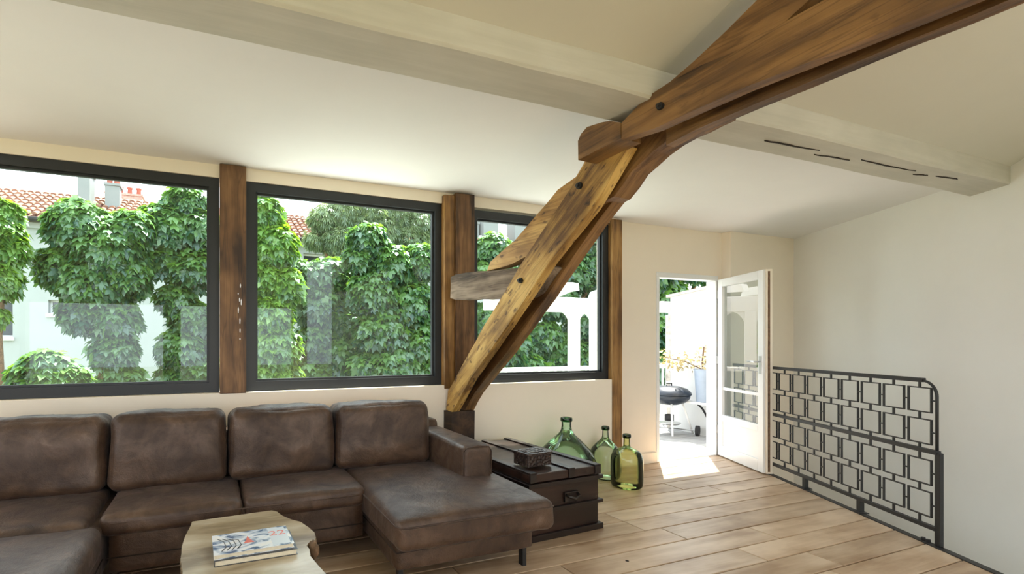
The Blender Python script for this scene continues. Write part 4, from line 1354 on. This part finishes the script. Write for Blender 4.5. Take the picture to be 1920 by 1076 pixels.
for i in range(27):
    x = -1.66 + i * 0.147
    if bal is None:
        bal = lbox('baluster', (x - 0.014, -0.014, 0.15), (x + 0.014, 0.014, 0.93), M['white'], gr, 0.003)
    else:
        link_copy(bal, gr, (x, 0, bal.location.z))

# unseen flat slab added below the windows to bounce sun onto the ceiling
bm = bmesh.new()
add_box(bm, (-7.0, 4.02, 0.50), (2.94, 5.45, 0.66))
tag(obj('bounce_slab', bm, M['stucco']), 'added pale slab outside and below the big windows, bouncing sun indoors', 'roof', kind='structure')
# garden ground
bm = bmesh.new()
add_box(bm, (-90, -90, -3.2), (90, 90, -3.0))
tag(obj('ground', bm, M['earth']), 'green garden ground between the two houses', 'ground', kind='structure')

# ------------------------------------------------------------------ house across the garden
HY = 16.0
house = thing('neighbouring_house', 'white house with a red tiled roof across the garden', 'house', (0, HY, -3.0))
# front wall with real window holes
holes = [(-6.25, -5.08, 4.46, 5.46), (-4.27, -3.72, 5.12, 5.50), (-5.9, -5.07, 2.72, 3.42), (2.80, 3.55, 6.45, 7.27)]
bm = bmesh.new()
xs = sorted({-14.0, 16.0} | {h[0] for h in holes} | {h[1] for h in holes})
zs = sorted({0.0, 7.80} | {h[2] for h in holes} | {h[3] for h in holes})
for i in range(len(xs) - 1):
    for j in range(len(zs) - 1):
        cx, cz = (xs[i] + xs[i + 1]) / 2, (zs[j] + zs[j + 1]) / 2
        if any(h[0] < cx < h[1] and h[2] < cz < h[3] for h in holes):
            continue
        vs = [bm.verts.new(p) for p in ((xs[i], 0, zs[j]), (xs[i + 1], 0, zs[j]), (xs[i + 1], 0, zs[j + 1]), (xs[i], 0, zs[j + 1]))]
        bm.faces.new(vs)
bmesh.ops.remove_doubles(bm, verts=bm.verts[:], dist=1e-4)
ex = bmesh.ops.extrude_face_region(bm, geom=bm.faces[:])
for v in [g for g in ex['geom'] if isinstance(g, bmesh.types.BMVert)]:
    v.co.y += 0.35
obj('front_wall', bm, M['house'], house)
for (x0, x1, z0, z1) in holes:
    bm = bmesh.new()
    e = 0.05
    for lo, hi in (((x0, 0.2, z0), (x1, 0.27, z0 + e)), ((x0, 0.2, z1 - e), (x1, 0.27, z1)), ((x0, 0.2, z0 + e), (x0 + e, 0.27, z1 - e)), ((x1 - e, 0.2, z0 + e), (x1, 0.27, z1 - e))):
        add_box(bm, lo, hi)
    fr = obj('window', bm, M['white'], house)
    box('pane', (x0 + e, 0.23, z0 + e), (x1 - e, 0.25, z1 - e), M['far_pane'], fr)
    box('window_sill', (x0 - 0.04, -0.07, z0 - 0.09), (x1 + 0.04, 0.2, z0), M['white'], house)
RS = (6.13 - 4.80) / 2.75                 # roof slope
ra = math.atan(RS)
bm = bmesh.new()
add_prism(bm, [(-0.35, 7.70), (2.4, 7.70 + 2.75 * RS), (5.2, 7.70), (5.2, 7.62), (2.4, 7.60 + 2.75 * RS), (-0.35, 7.60)], 14, -16)
roof = obj('roof', bm, M['tile'], house, rot=(0, 0, rad(90)))
roof.scale = (1, 1, 1)
bm = bmesh.new()
add_tube(bm, [(-14, -0.42, 7.64), (16, -0.42, 7.64)], 0.06, 8)
obj('gutter', bm, M['rubber'], house, smooth=True)
box('cornice', (-14, -0.12, 7.45), (16, 0.0, 7.60), M['house'], house)


def tile_bm(r0=0.085, r1=0.068, L=0.46):
    bm = bmesh.new()
    sg = 6
    for rr, yy, zz in ((r0, 0, 0.045), (r1, L, 0.0)):
        for k in range(sg + 1):
            a = math.pi * k / sg
            bm.verts.new((rr * math.cos(a), yy, zz + rr * 0.8 * math.sin(a)))
    bm.verts.ensure_lookup_table()
    for k in range(sg):
        bm.faces.new((bm.verts[k], bm.verts[k + 1], bm.verts[sg + 2 + k], bm.verts[sg + 1 + k]))
    bm.faces.new([bm.verts[k] for k in range(sg + 1)])
    return bm


proto = None
Rinv = roof.matrix_basis.inverted()
n_t = 0
for (xa_, xb_) in ((-6.1, -1.55), (1.95, 3.5)):
    nc = int((xb_ - xa_) / 0.2)
    for c_ in range(nc):
        for r_ in range(8):
            x = xa_ + c_ * 0.2
            yv = -0.36 + r_ * 0.36 + R.uniform(-0.01, 0.01)
            zv = 7.72 + (yv + 0.35) * RS + 0.01
            mw = Matrix.Translation((x, yv, zv)) @ Matrix.Rotation(R.uniform(-0.03, 0.03), 4, 'Z') @ Matrix.Rotation(ra, 4, 'X')
            if proto is None:
                proto = obj('tile', tile_bm(), M['tile'], roof)
                o = proto
            else:
                o = link_copy(proto, roof)
            o.matrix_basis = Rinv @ mw
            n_t += 1
# the remaining, hidden or far, tiles as one covering
bm = bmesh.new()
for (xa_, xb_) in ((-9, -6.1), (-1.55, 1.95), (3.5, 14)):
    nc = int((xb_ - xa_) / 0.2)
    for c_ in range(nc):
        x = xa_ + c_ * 0.2
        prev = None
        for yv in (-0.36, 0.6, 1.5, 2.4):
            zv = 7.74 + (yv + 0.35) * RS
            ring = [bm.verts.new((x + 0.085 * math.cos(math.pi * k / 4), yv, zv + 0.07 * math.sin(math.pi * k / 4))) for k in range(5)]
            if prev:
                for k in range(4):
                    bm.faces.new((prev[k], prev[k + 1], ring[k + 1], ring[k]))
            prev = ring
o = obj('tile_cover', bm, M['tile'], roof)
o.matrix_basis = Rinv
o['kind'] = 'stuff'


def chimney(name, x0, x1, y0, y1, z0, z1, pots, mat='chimney', cap=0.03):
    z0, z1 = z0 + 3, z1 + 3
    ch_ = box(name, (x0, y0 - HY, z0), (x1, y1 - HY, z1), M[mat], house, 0.01)
    box('cap', (x0 - cap, y0 - HY - cap, z1), (x1 + cap, y1 - HY + cap, z1 + 0.07), M['brickgrey'] if mat != 'chimney' else M['chimney'], ch_)
    for i in range(pots):
        x = x0 + (x1 - x0) * (i + 0.5) / pots
        bm = bmesh.new()
        add_lathe(bm, [(0.09, z1 + 0.05), (0.075, z1 + 0.30), (0.10, z1 + 0.33), (0.10, z1 + 0.37), (0.06, z1 + 0.37), (0.06, z1 + 0.08)], 12, ((x), (y0 + y1) / 2 - HY))
        obj('chimney_pot', bm, M['pot_red'], ch_, smooth=True)


chimney('chimney', -3.80, -3.48, 17.0, 17.7, 5.2, 6.46, 0)
chimney('chimney', -3.12, -2.72, 17.2, 17.6, 5.3, 6.20, 2)
chimney('chimney', -3.65, -2.45, 20.2, 20.8, 4.5, 6.75, 4, 'brickgrey')
chimney('chimney', 6.55, 7.1, 17.0, 17.6, 5.2, 6.15, 1)
chimney('chimney', 9.75, 10.15, 17.2, 17.7, 5.2, 6.15, 1)
chimney('chimney', 10.25, 10.95, 17.0, 17.6, 5.2, 6.30, 2)
chimney('chimney', 11.75, 12.4, 17.0, 17.6, 5.2, 6.55, 2)
